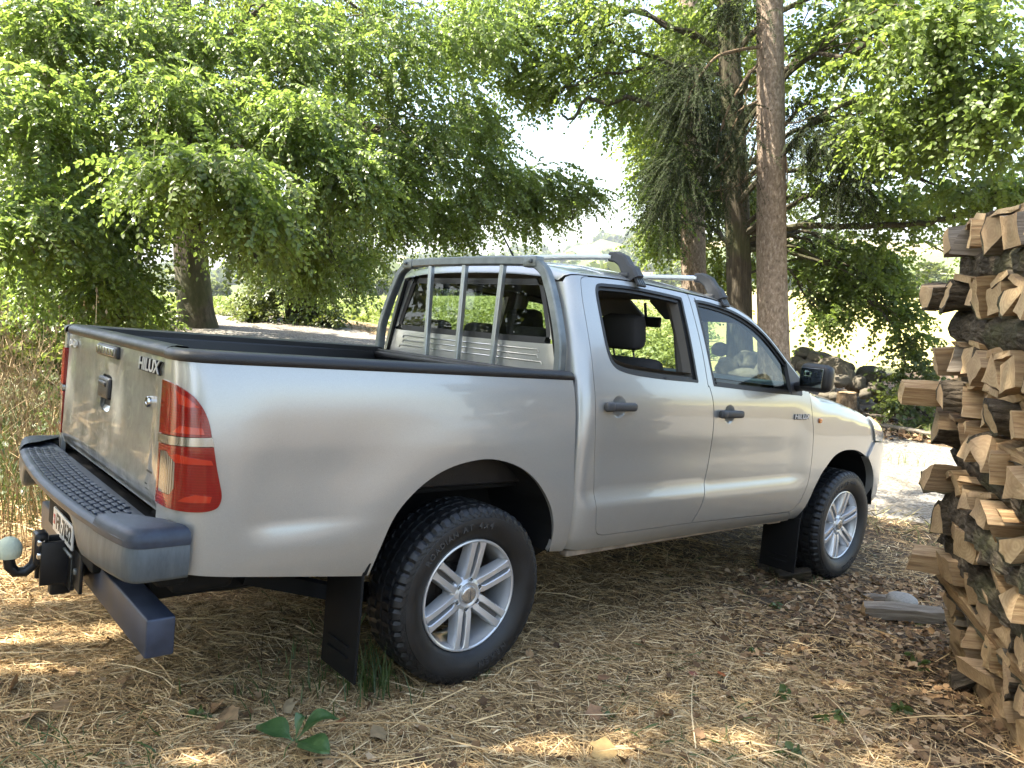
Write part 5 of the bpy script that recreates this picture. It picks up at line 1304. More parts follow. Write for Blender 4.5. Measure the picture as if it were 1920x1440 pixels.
def section(kind, w, h, R):
    """outline of a log's cross-section as (y, z) and, per edge, whether it carries bark"""
    if kind == 'round':
        a = np.linspace(0, 2*np.pi, 14, endpoint=False); L = [(w/2*math.cos(t_)*R.uniform(.94, 1.06), h/2*math.sin(t_)*R.uniform(.92, 1.06)) for t_ in a]; B = [True]*14
    elif kind == 'half':
        a = np.linspace(0, np.pi, 9); L = [(w/2*math.cos(t_), h*(math.sin(t_)-.45)*R.uniform(.95, 1.05)) for t_ in a]; B = [True]*8+[False]
    elif kind == 'halfdown':
        a = np.linspace(np.pi, 2*np.pi, 9); L = [(w/2*math.cos(t_), h*(math.sin(t_)+.45)*R.uniform(.95, 1.05)) for t_ in a]; B = [True]*8+[False]
    elif kind == 'wedge':
        a0 = R.uniform(-.3, .3)+math.pi*.5*R.integers(0, 4); a = np.linspace(a0, a0+1.5, 6); s = max(w, h)
        L = [(-math.cos(a0+.75)*s*.55, -math.sin(a0+.75)*s*.55)]+[(s*.48*math.cos(t_)-math.cos(a0+.75)*s*.0, s*.48*math.sin(t_)) for t_ in a]; B = [False]+[True]*5+[False]
    elif kind == 'tri':
        L = [(-w/2, -h/2), (w/2, -h/2*R.uniform(.6, 1)), (w*R.uniform(-.25, .3), h/2)]; B = [False]*3
    elif kind == 'slab':
        L = [(-w/2, -h/2), (-w/6, -h/2-h*.25), (w/4, -h/2-h*.2), (w/2, -h/2+h*.1), (w/2, h/2*.7), (w/5, h/2), (-w/4, h/2*1.1), (-w/2, h/2*.8)]; B = [True, True, True]+[False]*5
    else:
        L = [(-w/2, -h/2*R.uniform(.7, 1)), (w/2, -h/2), (w/2*R.uniform(.7, 1), h/2*R.uniform(.6, 1)), (-w/2*R.uniform(.6, 1), h/2)]; B = [False]*4
    # subdivide long edges
    o, bb = [], []
    for (p, q, k) in zip(L, L[1:]+L[:1], B):
        m = 1 if k else max(1, int(math.hypot(q[0]-p[0], q[1]-p[1])/.035))
        for i in range(m): o.append((p[0]+(q[0]-p[0])*i/m, p[1]+(q[1]-p[1])*i/m)); bb.append(k)
    return np.array(o), bb
def log_obj(kind, w, h, L, R, grey=False, bend=0.0, parent=None, hasbark=True, name='firewood_log'):
    S, B = section(kind, w, h, R); n = len(S); k = max(6, int(L/(.035 if any(B) else .07))); xs = np.linspace(0, 1, k)
    tw = R.normal(0, .10); tap = R.uniform(.9, 1.1); ph = R.uniform(0, 6.3, 4); V = []
    sk0, sk1 = R.normal(0, .20, 2), R.normal(0, .20, 2)
    for i, t_ in enumerate(xs):
        c_, s_ = math.cos(tw*t_), math.sin(tw*t_); sc = 1+(tap-1)*t_+.03*math.sin(t_*5+ph[0])
        P = S*sc; P = np.stack([P[:, 0]*c_-P[:, 1]*s_, P[:, 0]*s_+P[:, 1]*c_], 1)+R.normal(0, .0022, S.shape)
        P[:, 1] += bend*math.sin(math.pi*t_)*L+.004*math.sin(t_*7+ph[1]); P[:, 0] += .006*math.sin(t_*4+ph[2])
        sk = sk0 if i == 0 else (sk1 if i == k-1 else (0, 0))
        V.append(np.stack([np.full(n, L*(t_-.5))+P @ np.array(sk)*1.0+(R.normal(0, .003, n) if i in (0, k-1) else 0), P[:, 0], P[:, 1]], 1))
    V = np.array(V); b = MB(); W = V.reshape(-1, 3)
    F = []; M = []
    for i in range(k-1):
        for j in range(n):
            j2 = (j+1) % n; F.append((i*n+j, i*n+j2, (i+1)*n+j2, (i+1)*n+j))
    b.add(W, F, 0)
    for i, sgn in ((0, 1), (k-1, -1)):
        c0 = V[i].mean(0); c0[0] += R.normal(0, .001)
        # one ring between rim and centre, so that the cut face is uneven
        mid = c0+(V[i]-c0)*.5; mid[:, 0] += R.normal(0, .0014, n)
        vv = np.concatenate([V[i], mid, c0[None]]); ff = []
        for j in range(n):
            j2 = (j+1) % n; ff.append((j, n+j, n+j2, j2)); ff.append((n+j, 2*n, n+j2))
        b.add(vv, [f if sgn > 0 else f[::-1] for f in ff], 1)
    o = b.build(name, [M_GREY if grey else M_SPLIT, M_END], parent, ang=28)
    if hasbark and any(B):
        bb = MB(); idx = [j for j in range(n) if B[j]]
        cen = V.mean(1, keepdims=True); d = V-cen; d[..., 0] = 0; d = unit(d)
        O = V+d*(.003+.012*np.abs(np.sin(np.arange(k)[:, None]*.9+np.arange(n)[None]*2.3+ph[3]))*R.uniform(.2, 1.3, (k, n))+.010*R.uniform(0, 1, (k, n))**2)[..., None]
        I = V-d*.002; run = set(idx)
        for j in idx:
            j2 = (j+1) % n
            for i in range(k-1):
                bb.add([O[i, j], O[i, j2], O[i+1, j2], O[i+1, j]], [(0, 1, 2, 3)])
            for i in (0, k-1): bb.add([O[i, j], O[i, j2], I[i, j2], I[i, j]], [(0, 1, 2, 3)])
            if (j-1) % n not in run:
                for i in range(k-1): bb.add([O[i, j], I[i, j], I[i+1, j], O[i+1, j]], [(0, 1, 2, 3)])
            if j2 not in run:
                for i in range(k-1): bb.add([O[i, j2], I[i, j2], I[i+1, j2], O[i+1, j2]], [(0, 1, 2, 3)])
        Vb = np.concatenate(bb.V); key = np.round(Vb, 5); uq, ix, inv = np.unique(key, axis=0, return_index=True, return_inverse=True); inv = inv.ravel()
        me = bpy.data.meshes.new('bark'); Ff = [tuple(dict.fromkeys(int(inv[i]) for i in f)) for f in bb.F]; Ff = [f for f in Ff if len(f) > 2]
        me.from_pydata(Vb[ix].tolist(), [], Ff); me.materials.append(M_LOGBARK); me.polygons.foreach_set('use_smooth', np.ones(len(Ff), bool)); me.set_sharp_from_angle(angle=.9); me.update()
        link('bark', me, o)
    return o
FAR = np.array([2.07, 3.66]); NV = np.array([-.26, -.9656]); RV = np.array([.9656, -.26])
ORD = ['topmost', 'second', 'third', 'fourth', 'fifth', 'sixth', 'seventh', 'eighth', 'ninth', 'tenth', 'eleventh', 'twelfth', 'thirteenth', 'fourteenth', 'fifteenth', 'sixteenth', 'seventeenth', 'eighteenth', 'nineteenth', 'twentieth']
NTH = ['leftmost', 'second from the left', 'third from the left', 'fourth from the left', 'fifth from the left', 'sixth from the left', 'seventh from the left', 'eighth from the left']
KW = dict(round='round bark-covered log', half='half-round log with bark on top', halfdown='half-round log with pale split face up', wedge='wedge-shaped log with bark on its curve', tri='three-cornered split log', slab='broad split slab', split='squarish split log')
RW = np.random.default_rng(23)
def place_log(o, t_, r_, z, ang, roll=0.0, tilt=0.0):
    p = FAR+NV*t_+RV*(r_+.11*sst(.9, -.3, z))
    o.location = (p[0], p[1], z)
    o.rotation_euler = (Matrix.Rotation(ang, 4, 'Z') @ Matrix.Rotation(tilt, 4, 'Y') @ Matrix.Rotation(roll, 4, 'X')).to_euler()
AR = math.atan2(RV[1], RV[0]); AN = math.atan2(NV[1], NV[0])
# layers from the top: type, height of the centre, then the logs
# crosswise layers: (t, overhang, kind, w, h, grey); lengthwise layers: (kind, w, h, bend, overhang, grey)
LAY = [('X', 1.662, [(.02,.02,'split',.12,.11,1),(.17,.00,'tri',.17,.14,1),(.36,.02,'split',.13,.12,0),(.55,.0,'half',.15,.12,1),(.75,.0,'split',.13,.13,1),(.95,.0,'tri',.15,.13,0)]),
       ('Y', 1.535, ('round',.155,.150,.0,.02,0)),
       ('X', 1.405, [(.00,.09,'halfdown',.14,.10,0),(.10,.03,'round',.12,.12,0),(.25,-.03,'tri',.13,.13,0),(.42,.0,'wedge',.19,.17,0),(.60,-.02,'split',.13,.13,0),(.79,.0,'wedge',.16,.15,0),(.98,.0,'split',.15,.13,0)]),
       ('Y', 1.255, ('round',.17,.165,.0,.05,0)),
       ('X', 1.115, [(.00,.04,'split',.11,.14,0),(.13,.00,'wedge',.16,.13,1),(.30,-.02,'split',.13,.12,1),(.47,.0,'split',.16,.10,0),(.66,.0,'tri',.15,.13,0),(.86,.0,'split',.16,.12,0),(1.05,0,'half',.15,.11,0)]),
       ('Y', 1.020, ('split',.13,.055,-.02,.02,0)),
       ('X', .945, [(.02,.17,'split',.11,.085,0),(.17,.05,'half',.15,.10,0),(.36,.0,'wedge',.17,.12,0),(.56,-.02,'split',.14,.11,0),(.76,.02,'round',.12,.11,0),(.96,0,'split',.15,.11,0)]),
       ('Y', .855, ('slab',.17,.045,-.03,.03,0)),
       ('X', .765, [(.02,.02,'halfdown',.17,.13,0),(.22,-.03,'tri',.16,.13,0),(.40,.0,'split',.12,.11,0),(.58,.0,'wedge',.15,.13,0),(.77,.0,'split',.15,.12,0),(.97,0,'tri',.16,.12,0)]),
       ('Y', .645, ('round',.14,.135,.0,.02,0)),
       ('X', .525, [(.00,.06,'wedge',.16,.15,0),(.20,-.02,'split',.11,.12,0),(.36,.0,'tri',.13,.12,0),(.53,-.02,'split',.13,.12,0),(.72,.0,'split',.14,.11,0),(.92,0,'wedge',.15,.13,0)]),
       ('Y', .425, ('half',.16,.10,-.02,.0,0)),
       ('X', .315, [(.00,.04,'half',.14,.13,0),(.16,.0,'split',.11,.12,0),(.33,.02,'split',.16,.13,0),(.54,.0,'wedge',.16,.14,0),(.75,.0,'split',.14,.12,0),(.95,0,'tri',.15,.13,0)]),
       ('Y', .215, ('half',.15,.09,-.03,.05,0)),
       ('X', .110, [(.00,.16,'split',.13,.09,0),(.15,.04,'split',.15,.13,0),(.35,.0,'tri',.16,.13,0),(.55,.0,'split',.17,.13,0),(.77,.0,'wedge',.15,.13,0),(.97,0,'split',.15,.12,0)]),
       ('Y', .015, ('slab',.18,.06,-.02,.13,0)),
       ('X', -.085, [(.02,.0,'split',.13,.13,0),(.19,-.04,'tri',.15,.12,0),(.38,.02,'split',.16,.08,0),(.58,.0,'split',.15,.12,0),(.78,.0,'wedge',.16,.13,0),(.98,0,'split',.15,.12,0)]),
       ('X', -.205, [(.00,.0,'wedge',.13,.11,0),(.15,.0,'split',.12,.08,0),(.33,.0,'split',.17,.12,0),(.53,.03,'split',.18,.08,0),(.74,.0,'tri',.15,.12,0),(.95,0,'split',.15,.12,0)]),
       ('Y', -.300, ('split',.16,.12,.0,.02,0))]
for li, (ty, z, it) in enumerate(LAY):
    lay = 'topmost layer' if li == 0 else ('bottom layer' if li == len(LAY)-1 else ORD[li]+' layer')
    if ty == 'X':
        for k, (t_, ov, kind, w, h, grey) in enumerate(it):
            L = RW.uniform(.42, .52)
            if grey and kind == 'split': pass
            o = log_obj(kind, w, h, L, RW, bool(grey))
            place_log(o, t_+RW.uniform(-.01, .01), L/2-ov-.02, z+(h-.12)*.12+RW.uniform(-.006, .006), AR+RW.normal(0, .11), RW.normal(0, .25), RW.normal(0, .03))
            tag(o, ('weathered grey ' if grey else 'pale brown ')+KW[kind]+' crosswise, '+lay+', '+NTH[k], 'firewood', 'split logs in the firewood stack')
        for k in range(4):
            t_ = .12+.22*k+RW.uniform(-.05, .05); L = RW.uniform(.34, .50); w, h = RW.uniform(.09, .15), RW.uniform(.022, .038)
            o = log_obj('split', w, h, L, RW, RW.random() < .2)
            place_log(o, t_, L/2-RW.uniform(-.03, .02), z+.062+RW.uniform(-.006, .008), AR+RW.normal(0, .16), RW.normal(0, .22), RW.normal(0, .05))
            tag(o, 'thin flat sliver of split wood wedged on top, '+lay+', sliver '+NTH[k], 'firewood', 'split logs in the firewood stack')
    else:
        kind, w, h, bend, ov, grey = it
        for rr in (0, 1):
            L = RW.uniform(1.20, 1.32) if kind != 'round' else 1.25
            o = log_obj(kind, w*(1 if rr == 0 else .8), h, L, RW, bool(grey), bend)
            place_log(o, L/2-.04-ov, (.115 if z > .5 else .075)+.28*rr, z, AN+RW.normal(0, .03 if rr else .015), RW.normal(0, .06)+(.12 if kind == 'slab' else 0), 0)
            if rr == 0: tag(o, ('thick bark-covered round log' if kind == 'round' else ('half-round bark-backed log' if kind == 'half' else 'broad pale split slab'))+' along the stack face, '+lay, 'firewood', 'split logs in the firewood stack')
            else: tag(o, 'long split log hidden deep inside the firewood stack', 'firewood', 'hidden long logs inside the firewood stack')

# ------------------------------------------------------------ stones, planks, stump, odd wood
def stone_mat(name, a, b_, moss=.3):
    t = NT(name); c = t.coord(); n = t.noise(9, c, 6, .65); n2 = t.noise(3, c, 4); g = t.n('ShaderNodeObjectInfo')
    col = t.ramp(n, [(.3, a), (.7, b_)]); col = t.mix(t.math('MULTIPLY', g.outputs['Random'], .5), col, (0.1406, 0.1221, 0.0925)); col = t.mix(t.math('MULTIPLY', t.ramp(n2, [(.5, (0,0,0)), (.65, (1,1,1))]), moss), col, (0.0629, 0.0629, 0.0296))
    t.set(base=col, rough=.9, spec=.2); t.bump(n, .5, .02); return t.m
M_STONE = stone_mat('field_stone', (0.0629, 0.05328, 0.0407), (0.1554, 0.1369, 0.1073))
def stone_mesh(seed, ang=.25):
    R_ = np.random.default_rng(seed); b = MB(); nu, nv = 14, 20; V = []
    dirs = unit(R_.normal(0, 1, (9, 3))); cut = R_.uniform(.72, 1.0, 9)
    for i in range(nu):
        th = math.pi*i/(nu-1)
        for j in range(nv):
            p = 2*math.pi*j/nv; d = np.array([math.sin(th)*math.cos(p), math.sin(th)*math.sin(p), math.cos(th)])
            r = 1.0
            for q, c_ in zip(dirs, cut):
                k = d @ q
                if k > .05: r = min(r, c_/k) if ang else r
            r = r*.9+.1; r *= 1+.04*math.sin(5*d[0]+seed)*math.sin(4*d[1]+2*seed)+.03*math.sin(9*d[2]+seed)
            V.append(d*r)
    V = np.array(V).reshape(nu, nv, 3); b.grid(np.concatenate([V, V[:, :1]], 1), nu, nv+1)
    return b.mesh('stone', M_STONE, ang=50)
SM = [stone_mesh(k) for k in range(10)]
RS = np.random.default_rng(31)
def stone(u, v, d, w, h, label, name='field_stone', group='stones in the field-stone pile', m=None, mat=None):
    p = at(u, v, d); k = d/FPX
    o = link(name, SM[m if m is not None else int(RS.integers(0, 10))]); o.location = p; o.scale = (w*k/2, max(w, h)*k*.5, h*k/2)
    o.rotation_euler = (RS.normal(0, .12), RS.normal(0, .12), RS.uniform(0, 6.28)*0+RS.normal(0, .4))
    return tag(o, label, 'stone', group)
stv = [('flat-topped grey stone at the top of the pile just right of the spruce trunk',1508,663,13.4,40,22),('wide brown stone capping the pile, left of its highest point',1537,672,13.2,46,26),('large mossy brown boulder at the top right of the pile above the mirror',1562,690,12.9,52,40),
       ('pale sunlit face of a squarish brown stone right of the mossy boulder',1580,695,12.7,34,36),('rounded olive-grey stone lying flat below the mossy boulder',1568,714,12.5,46,26),('upright grey stone in the middle of the pile',1592,712,12.6,26,36),
       ('pointed light grey stone leaning right of the upright stone',1608,720,12.5,30,34),('small stone wedged on the crest above the pointed one',1590,690,13.0,24,20),('large dark angular boulder at the right end of the pile',1634,704,12.8,50,34),
       ('low grey-green stone under the right-hand boulder',1640,730,12.4,38,26),('small pale stone at the foot of the right end',1622,738,12.2,24,20),('small sunlit stone just right of the door mirror',1556,730,12.2,22,20),('little round stone low behind the bonnet, by the mirror',1548,742,12.1,24,18),
       ('round brown cobble beside the stump, low in the pile',1566,744,12.0,26,18),('grey stone half hidden by the spruce trunk foot',1492,682,13.3,34,24),('flat stone behind the mirror near the top',1528,692,13.0,40,24),('dark stone tucked under the crest right of the windscreen pillar',1510,688,13.1,34,26),
       ('broad grey boulder seen through the front side window, on the right',1405,680,12.8,62,48),('flat slanted slab seen through the front side window under the big boulder',1400,702,12.5,64,22),('rounded stone with a pale sunlit spot seen through the side window',1362,690,12.7,44,42),('dark stone at the upper left in the front side window',1350,655,13.2,34,24),
       ('round stone at the lower middle in the front side window',1400,725,12.2,44,30),('angular stone at the lower right in the front side window',1440,705,12.4,54,60),('stone low at the left in the front side window',1355,728,12.3,40,34),('stone half hidden behind the windscreen pillar',1468,700,12.7,44,44)]
for lb_, u, v, d, w, h in stv: stone(u, v, d, w*1.08, h*1.12, lb_)
for k in range(26):
    u = RS.uniform(1340, 1655); d = RS.uniform(12.6, 13.8); top = np.interp(u, [1340,1500,1560,1600,1655], [690,690,705,715,735]); v = RS.uniform(top+8, 768)
    stone(u, v, d, RS.uniform(26, 44), RS.uniform(20, 32), 'dull field stone filling the shaded heart of the stone pile', group='inner stones of the stone pile')
for lb_, u, v, d, w, h in (('light grey boulder at the end of the weathered boards, left one of two',1735,784,11.7,24,14),('light grey boulder at the end of the weathered boards, right one of two',1752,787,11.6,22,14)): stone(u, v, d, w, h, lb_, group='boulders by the boards')
o = stone(1690, 1142, 4.35, 62, 44, 'smooth pale stone lying against the firewood stack behind a grey log', 'pale_stone', None, 3)
ps = plain('pale_stone', (.36, .34, .30), .85, var=.2, bump=.3, bscale=60); me = o.data.copy(); me.materials[0] = ps; o.data = me; o.location.z = gz(o.location.x, o.location.y)+.04
# stump
c = at(1587, 745, 11.9); zg = gz(c[0], c[1])
st = thing('tree_stump', 'old brown tree stump in front of the stone pile behind the bonnet', 'stump')
trunk_mesh([(c[0], c[1], zg-.1), (c[0], c[1], zg+.25), (c[0]+.01, c[1], zg+.52)], [.17, .145, .135], 18, 12, .3, .07).build('stump_bole', BK_DEAD, st)
b = MB(); b.lathe([(0, .0), (.07, .004), (.132, -.006)], 16, axis='z', c=(c[0]+.01, c[1], zg+.52)); b.build('cut_face', M_END, st)
# weathered boards
for k, (u0, v0, u1, v1, d0, d1) in enumerate([(1640,772,1768,800,11.6,10.9),(1650,765,1762,790,11.8,11.2),(1655,780,1770,808,11.4,10.7),(1690,768,1775,786,11.9,11.4),(1620,762,1700,781,12.0,11.7)]):
    a_, b2 = at(u0, v0, d0), at(u1, v1, d1); m_ = (a_+b2)/2; L = np.linalg.norm(b2-a_); b = MB(); b.rbox((0, 0, 0), (L, .13, .026), .004, fn=lambda V: V+np.stack([0*V[:, 0], 0*V[:, 0], .02*np.sin(V[:, 0]*2.3)], 1))
    o = b.build('weathered_board', M_GREY); o.location = (m_[0], m_[1], gz(m_[0], m_[1])+.04+.028*k); o.rotation_euler = (RS.normal(0, .1), -math.asin((b2-a_)[2]/L)*.5, math.atan2((b2-a_)[1], (b2-a_)[0]))
    tag(o, ['longest grey weathered board lying in front, beside the gravel', 'grey weathered board at the back of the little stack of boards', 'lowest front board of the stack, nearest the gravel', 'short weathered board on top at the right end', 'short board sticking out at the left end towards the bonnet'][k], 'board', 'weathered boards by the drive')
# grey log on the ground and bark lumps
p = at(1690, 1172, 4.15); o = log_obj('split', .12, .075, .42, RW, True, name='rotten_log'); o.location = (p[0], p[1], gz(p[0], p[1])+.055); o.rotation_euler = (.1, .02, -.15); tag(o, 'rotten grey log lying on the ground against the firewood stack', 'log')
for (u, v, d, w, h, lb_) in [(1487, 1120, 4.75, .21, .10, 'lump of dark bark lying on the straw near the front wheel'), (1440, 1095, 4.95, .15, .07, 'small grey piece of bark left of the dark lump'), (1835, 1270, 3.3, .22, .10, 'dark decayed lump of wood at the foot of the firewood stack'), (1650, 1130, 4.5, .16, .035, 'pale wood splinter lying left of the pale stone')]:
    p = at(u, v, d); o = log_obj('wedge' if h > .05 else 'split', w*.6, h, w, RW, h < .08, name='wood_chunk'); o.location = (p[0], p[1], gz(p[0], p[1])+h*.42); o.rotation_euler = (RS.normal(0, .3), RS.normal(0, .1), RS.uniform(-.6, .6)); tag(o, lb_, 'wood chunk')
    if h > .06: o.data.materials[0] = M_LOGBARK; o.data.materials[1] = M_LOGBARK
# ------------------------------------------------------------ ground cover
RG = np.random.default_rng(77)
def strands(name, X, Y, L, W, lift, mat, curl=.35, up=0.0, R=RG, ang=None):
    """thin bent straws: three short flat pieces each"""
    n = len(X); a = R.uniform(0, 2*np.pi, n) if ang is None else ang; d = np.stack([np.cos(a), np.sin(a)], 1); c = R.normal(0, curl, n)
    perp = np.stack([-d[:, 1], d[:, 0]], 1); ts = np.array([0, .35, .7, 1.0]); V = []
    gx_ = (ground_z(X+.05, Y)-ground_z(X, Y))/.05; gy_ = (ground_z(X, Y+.05)-ground_z(X, Y))/.05; g0 = ground_z(X, Y)
    ht = lift*R.uniform(.15, 1, n); tiltv = R.normal(0, .06, n)+up*R.uniform(.3, 1, n)
    for t_ in ts:
        p = d*(L*t_)[:, None]+perp*(L*c*t_*t_)[:, None]
        z = g0+gx_*p[:, 0]+gy_*p[:, 1]+ht*(.4+1.6*t_*(1-t_))+np.maximum(tiltv*L*t_, -ht*.4)
        ctr = np.stack([X+p[:, 0], Y+p[:, 1], z], 1); w = (W*(1-.55*t_))[:, None]
        side_ = np.concatenate([perp*w, (R.normal(0, .5, n)*W)[:, None]], 1)
        V += [ctr-side_, ctr+side_]
    V = np.stack(V, 1).reshape(-1, 3); b0 = (np.arange(n)*8)[:, None]
    Q_ = np.concatenate([b0+np.array([[2*i, 2*i+1, 2*i+3, 2*i+2]]) for i in range(3)])
    return link(name, np_mesh(name, V, Q_, mat))
def scatter(n, y0, y1, pw=1.6, side=.80, m=.5):
    u = RG.uniform(0, 1, n); y = (y0**(1-pw)+u*(y1**(1-pw)-y0**(1-pw)))**(1/(1-pw)); x = RG.uniform(-1, 1, n)*(side*y+m); return x, y
def rand_col(name, stops, rough=.75, trans=0.0):
    t = NT(name); g = t.n('ShaderNodeNewGeometry'); t.set(base=t.ramp(g.outputs['Random Per Island'], stops), rough=rough, spec=.3); return t.m
M_STRAW = rand_col('dry_straw', [(0, (0.2276, 0.1352, 0.0546)), (.35, (0.4551, 0.3029, 0.1365)), (.75, (0.6729, 0.4847, 0.2457)), (1, (0.7718, 0.6059, 0.3639))])
M_STRAW_D = rand_col('old_straw', [(0, (0.1094, 0.06634, 0.03276)), (.5, (0.2686, 0.1706, 0.08189)), (1, (0.4575, 0.3127, 0.1547))])
x, y = scatter(190000, 1.7, 9.5)
# patchiness: thick mats of straw and barer, leafier places to the right
pat = .55+.35*np.sin(x*1.9+1.2*np.sin(y*1.4))+.25*np.sin(x*4.1-y*3.3)-.9*sst(.75, 1.7, x-.10*(y-2.5))*(1-sst(4.2, 5.2, y))
k = (RG.uniform(0, 1, len(x)) < np.clip(pat*1.25+.12, .08, 1)) & (road_dist(x, y) > ROADW-.15)
x, y = x[k], y[k]; n = len(x)
o = strands('straw', x, y, RG.lognormal(-2.55, .55, n), RG.uniform(.0007, .0016, n)*(1+y*.10), .018+0*x, M_STRAW); tag(o, 'dry straw strewn thickly over the parking place', 'straw', kind='stuff')
x, y = scatter(60000, 1.7, 11); k = road_dist(x, y) > ROADW-.1; x, y = x[k], y[k]; n = len(x)
o = strands('old_straw', x, y, RG.lognormal(-2.7, .5, n), RG.uniform(.0009, .002, n)*(1+y*.10), .008+0*x, M_STRAW_D); tag(o, 'older brown straw matted into the soil', 'straw', kind='stuff')
# long pale stalks
x, y = scatter(420, 2.0, 7); n = len(x); k = road_dist(x, y) > ROADW; x, y = x[k], y[k]; n = len(x)
o = strands('long_stalks', x, y, RG.uniform(.25, .65, n), RG.uniform(.0016, .0028, n), .05+0*x, M_STRAW, .25); tag(o, 'long pale grass stalks lying across the straw', 'straw', kind='stuff')
# litter of leaves
def litter(name, x, y, s, mat, R=RG, lift=.012, curl=.45):
    n = len(x); z = ground_z(x, y)+lift*R.uniform(.4, 1.6, n); a = R.uniform(0, 6.28, n)
    nrm = unit(np.array([0, 0, 1.0])+R.normal(0, .38, (n, 3))); d = np.stack([np.cos(a), np.sin(a), 0*a], 1); d = unit(d-nrm*(d*nrm).sum(1, keepdims=True)); sd = np.cross(nrm, d)
    pts = [(-.5, 0), (-.22, -.34), (.0, -.30), (.12, -.40), (.26, -.22), (.5, 0), (.26, .24), (.10, .42), (-.02, .28), (-.24, .32)]
    c = R.normal(0, curl, n)
    V = [np.stack([x, y, z], 1)]
    for a_, b_ in pts:
        j = R.uniform(.8, 1.2, n); V.append(np.stack([x, y, z], 1)+d*(s*a_*j)[:, None]+sd*(s*b_*j)[:, None]+nrm*(s*c*(a_*a_+b_*b_)*1.6)[:, None])
    V = np.stack(V, 1).reshape(-1, 3); b0 = (np.arange(n)*11)[:, None]
    Q_ = np.concatenate([b0+np.array([[0, 1+i, 1+(i+1) % 10]]) for i in range(10)])
    return link(name, np_mesh(name, V, Q_, mat))
M_LITTER = rand_col('brown_leaf', [(0, (0.06188, 0.03536, 0.0172)), (.4, (0.1618, 0.09282, 0.04301)), (.75, (0.2856, 0.1768, 0.08602)), (1, (0.4189, 0.3006, 0.1799))], .8)
x = RG.uniform(.4, 2.8, 9000); y = RG.uniform(1.8, 5.0, 9000); k = (x < .66*y+.35) & (RG.uniform(0, 1, 9000) < .75*sst(.55, 1.9, x-.12*(y-2)+.1)); x2, y2 = scatter(1300, 1.8, 6.5); k2 = road_dist(x2, y2) > ROADW
x, y = np.concatenate([x[k], x2[k2]]), np.concatenate([y[k], y2[k2]])
tag(litter('leaf_litter', x, y, RG.uniform(.018, .05, len(x)), M_LITTER), 'small brown dead leaves and crumbs lying among the straw', 'leaf litter', kind='stuff')
x = RG.uniform(5.0, 8.0, 1800); y = RG.uniform(10.6, 13.0, 1800); k = road_dist(x, y) > ROADW-.3; tag(litter('leaf_drift', x[k], y[k], RG.uniform(.05, .12, k.sum()), M_LITTER, lift=.05), 'drift of rust-brown leaves heaped before the stone pile', 'leaf litter', kind='stuff')
# single large fallen leaves
for k, (u, v, s, colr, lb_) in enumerate([(1352,1268,.05,(.42,.13,.03),'bright orange fallen leaf on the straw right of the rear wheel'),(1300,1268,.04,(.25,.09,.07),'small dark red fallen leaf left of the orange one'),(1115,1340,.085,(.30,.19,.14),'large pinkish brown fallen leaf on the straw, bottom centre'),(1135,1412,.13,(.42,.31,.17),'big crumpled tan leaf lying at the bottom edge'),
        (1170,1300,.05,(.24,.13,.09),'brown leaf curled on the straw below the rear wheel'),(1130,1275,.07,(.27,.16,.11),'brown leaf close in front of the rear tyre'),(405,1335,.10,(.33,.22,.15),'crisp brown lobed leaf left of the green plantain'),(430,1345,.09,(.36,.25,.17),'second crisp brown leaf touching the lobed one'),(25,1290,.11,(.37,.24,.16),'pale brown leaf at the left edge under the tow ball'),(640,1355,.05,(.28,.13,.07),'reddish brown leaf right of the plantain'),
        (60,1345,.09,(.32,.22,.15),'dull brown leaf lower left'),(120,1330,.08,(.35,.25,.18),'light brown leaf flat on the straw, lower left'),(1440,1230,.05,(.55,.52,.46),'whitish dry leaf on the leaf mould'),(710,1380,.09,(.30,.24,.18),'long grey-brown curled leaf near the bottom'),(1310,1380,.05,(.33,.22,.16),'flat brown leaf at the bottom right of centre'),(540,1330,.08,(.38,.33,.27),'greyish dead leaf above the plantain')]):
    p = at(u, v, 3.0)
    # drop onto the ground along the sight line
    d = 3.0
    for _ in range(12): p = at(u, v, d); d *= 1+.8*(p[2]-gz(p[0], p[1])-.012)/(1.45-p[2])
    o = litter('fallen_leaf', np.array([0.]), np.array([0.]), np.array([s]), plain('fallen_leaf_%d' % k, (colr[0]*1.1, colr[1]*.98, colr[2]*.68), .75, var=.3, vscale=30), np.random.default_rng(k), 0, .35)
    zz = np.array([q.co.z for q in o.data.vertices]).mean()
    for q in o.data.vertices: q.co.z -= zz
    o.location = (p[0], p[1], gz(p[0], p[1])+.024); tag(o, lb_, 'fallen leaf', 'large fallen leaves')
# green grass and weeds
def blades(name, cx_, cy_, n, spread, hgt, w, mat, R=RG, lean=.85, lab=None, cat='grass', kind='stuff'):
    x = cx_+R.normal(0, spread, n); y = cy_+R.normal(0, spread, n); z = ground_z(x, y); h = hgt*R.uniform(.45, 1, n); a = R.uniform(0, 6.28, n); ln = lean*R.uniform(.2, 1.3, n)
    d = np.stack([np.cos(a), np.sin(a), 0*a], 1); pr = np.stack([-np.sin(a), np.cos(a), 0*a], 1); V = []
    for t_ in (0, .4, .75, 1):
        c = np.stack([x, y, z+h*t_*(1-.25*ln*t_)], 1)+d*(h*ln*t_**2)[:, None]; ww = w*(1-.9*t_**2); V += [c-pr*ww, c+pr*ww]
    V = np.stack(V, 1).reshape(-1, 3); b0 = (np.arange(n)*8)[:, None]
    o = link(name, np_mesh(name, V, np.concatenate([b0+np.array([[2*i, 2*i+1, 2*i+3, 2*i+2]]) for i in range(3)]), mat))
    return tag(o, lab, cat, kind=kind) if lab else o
def gp(u, v):
    d = 3.0
    for _ in range(14): p = at(u, v, d); d *= 1+.8*(p[2]-gz(p[0], p[1]))/(1.45-p[2])
    return p
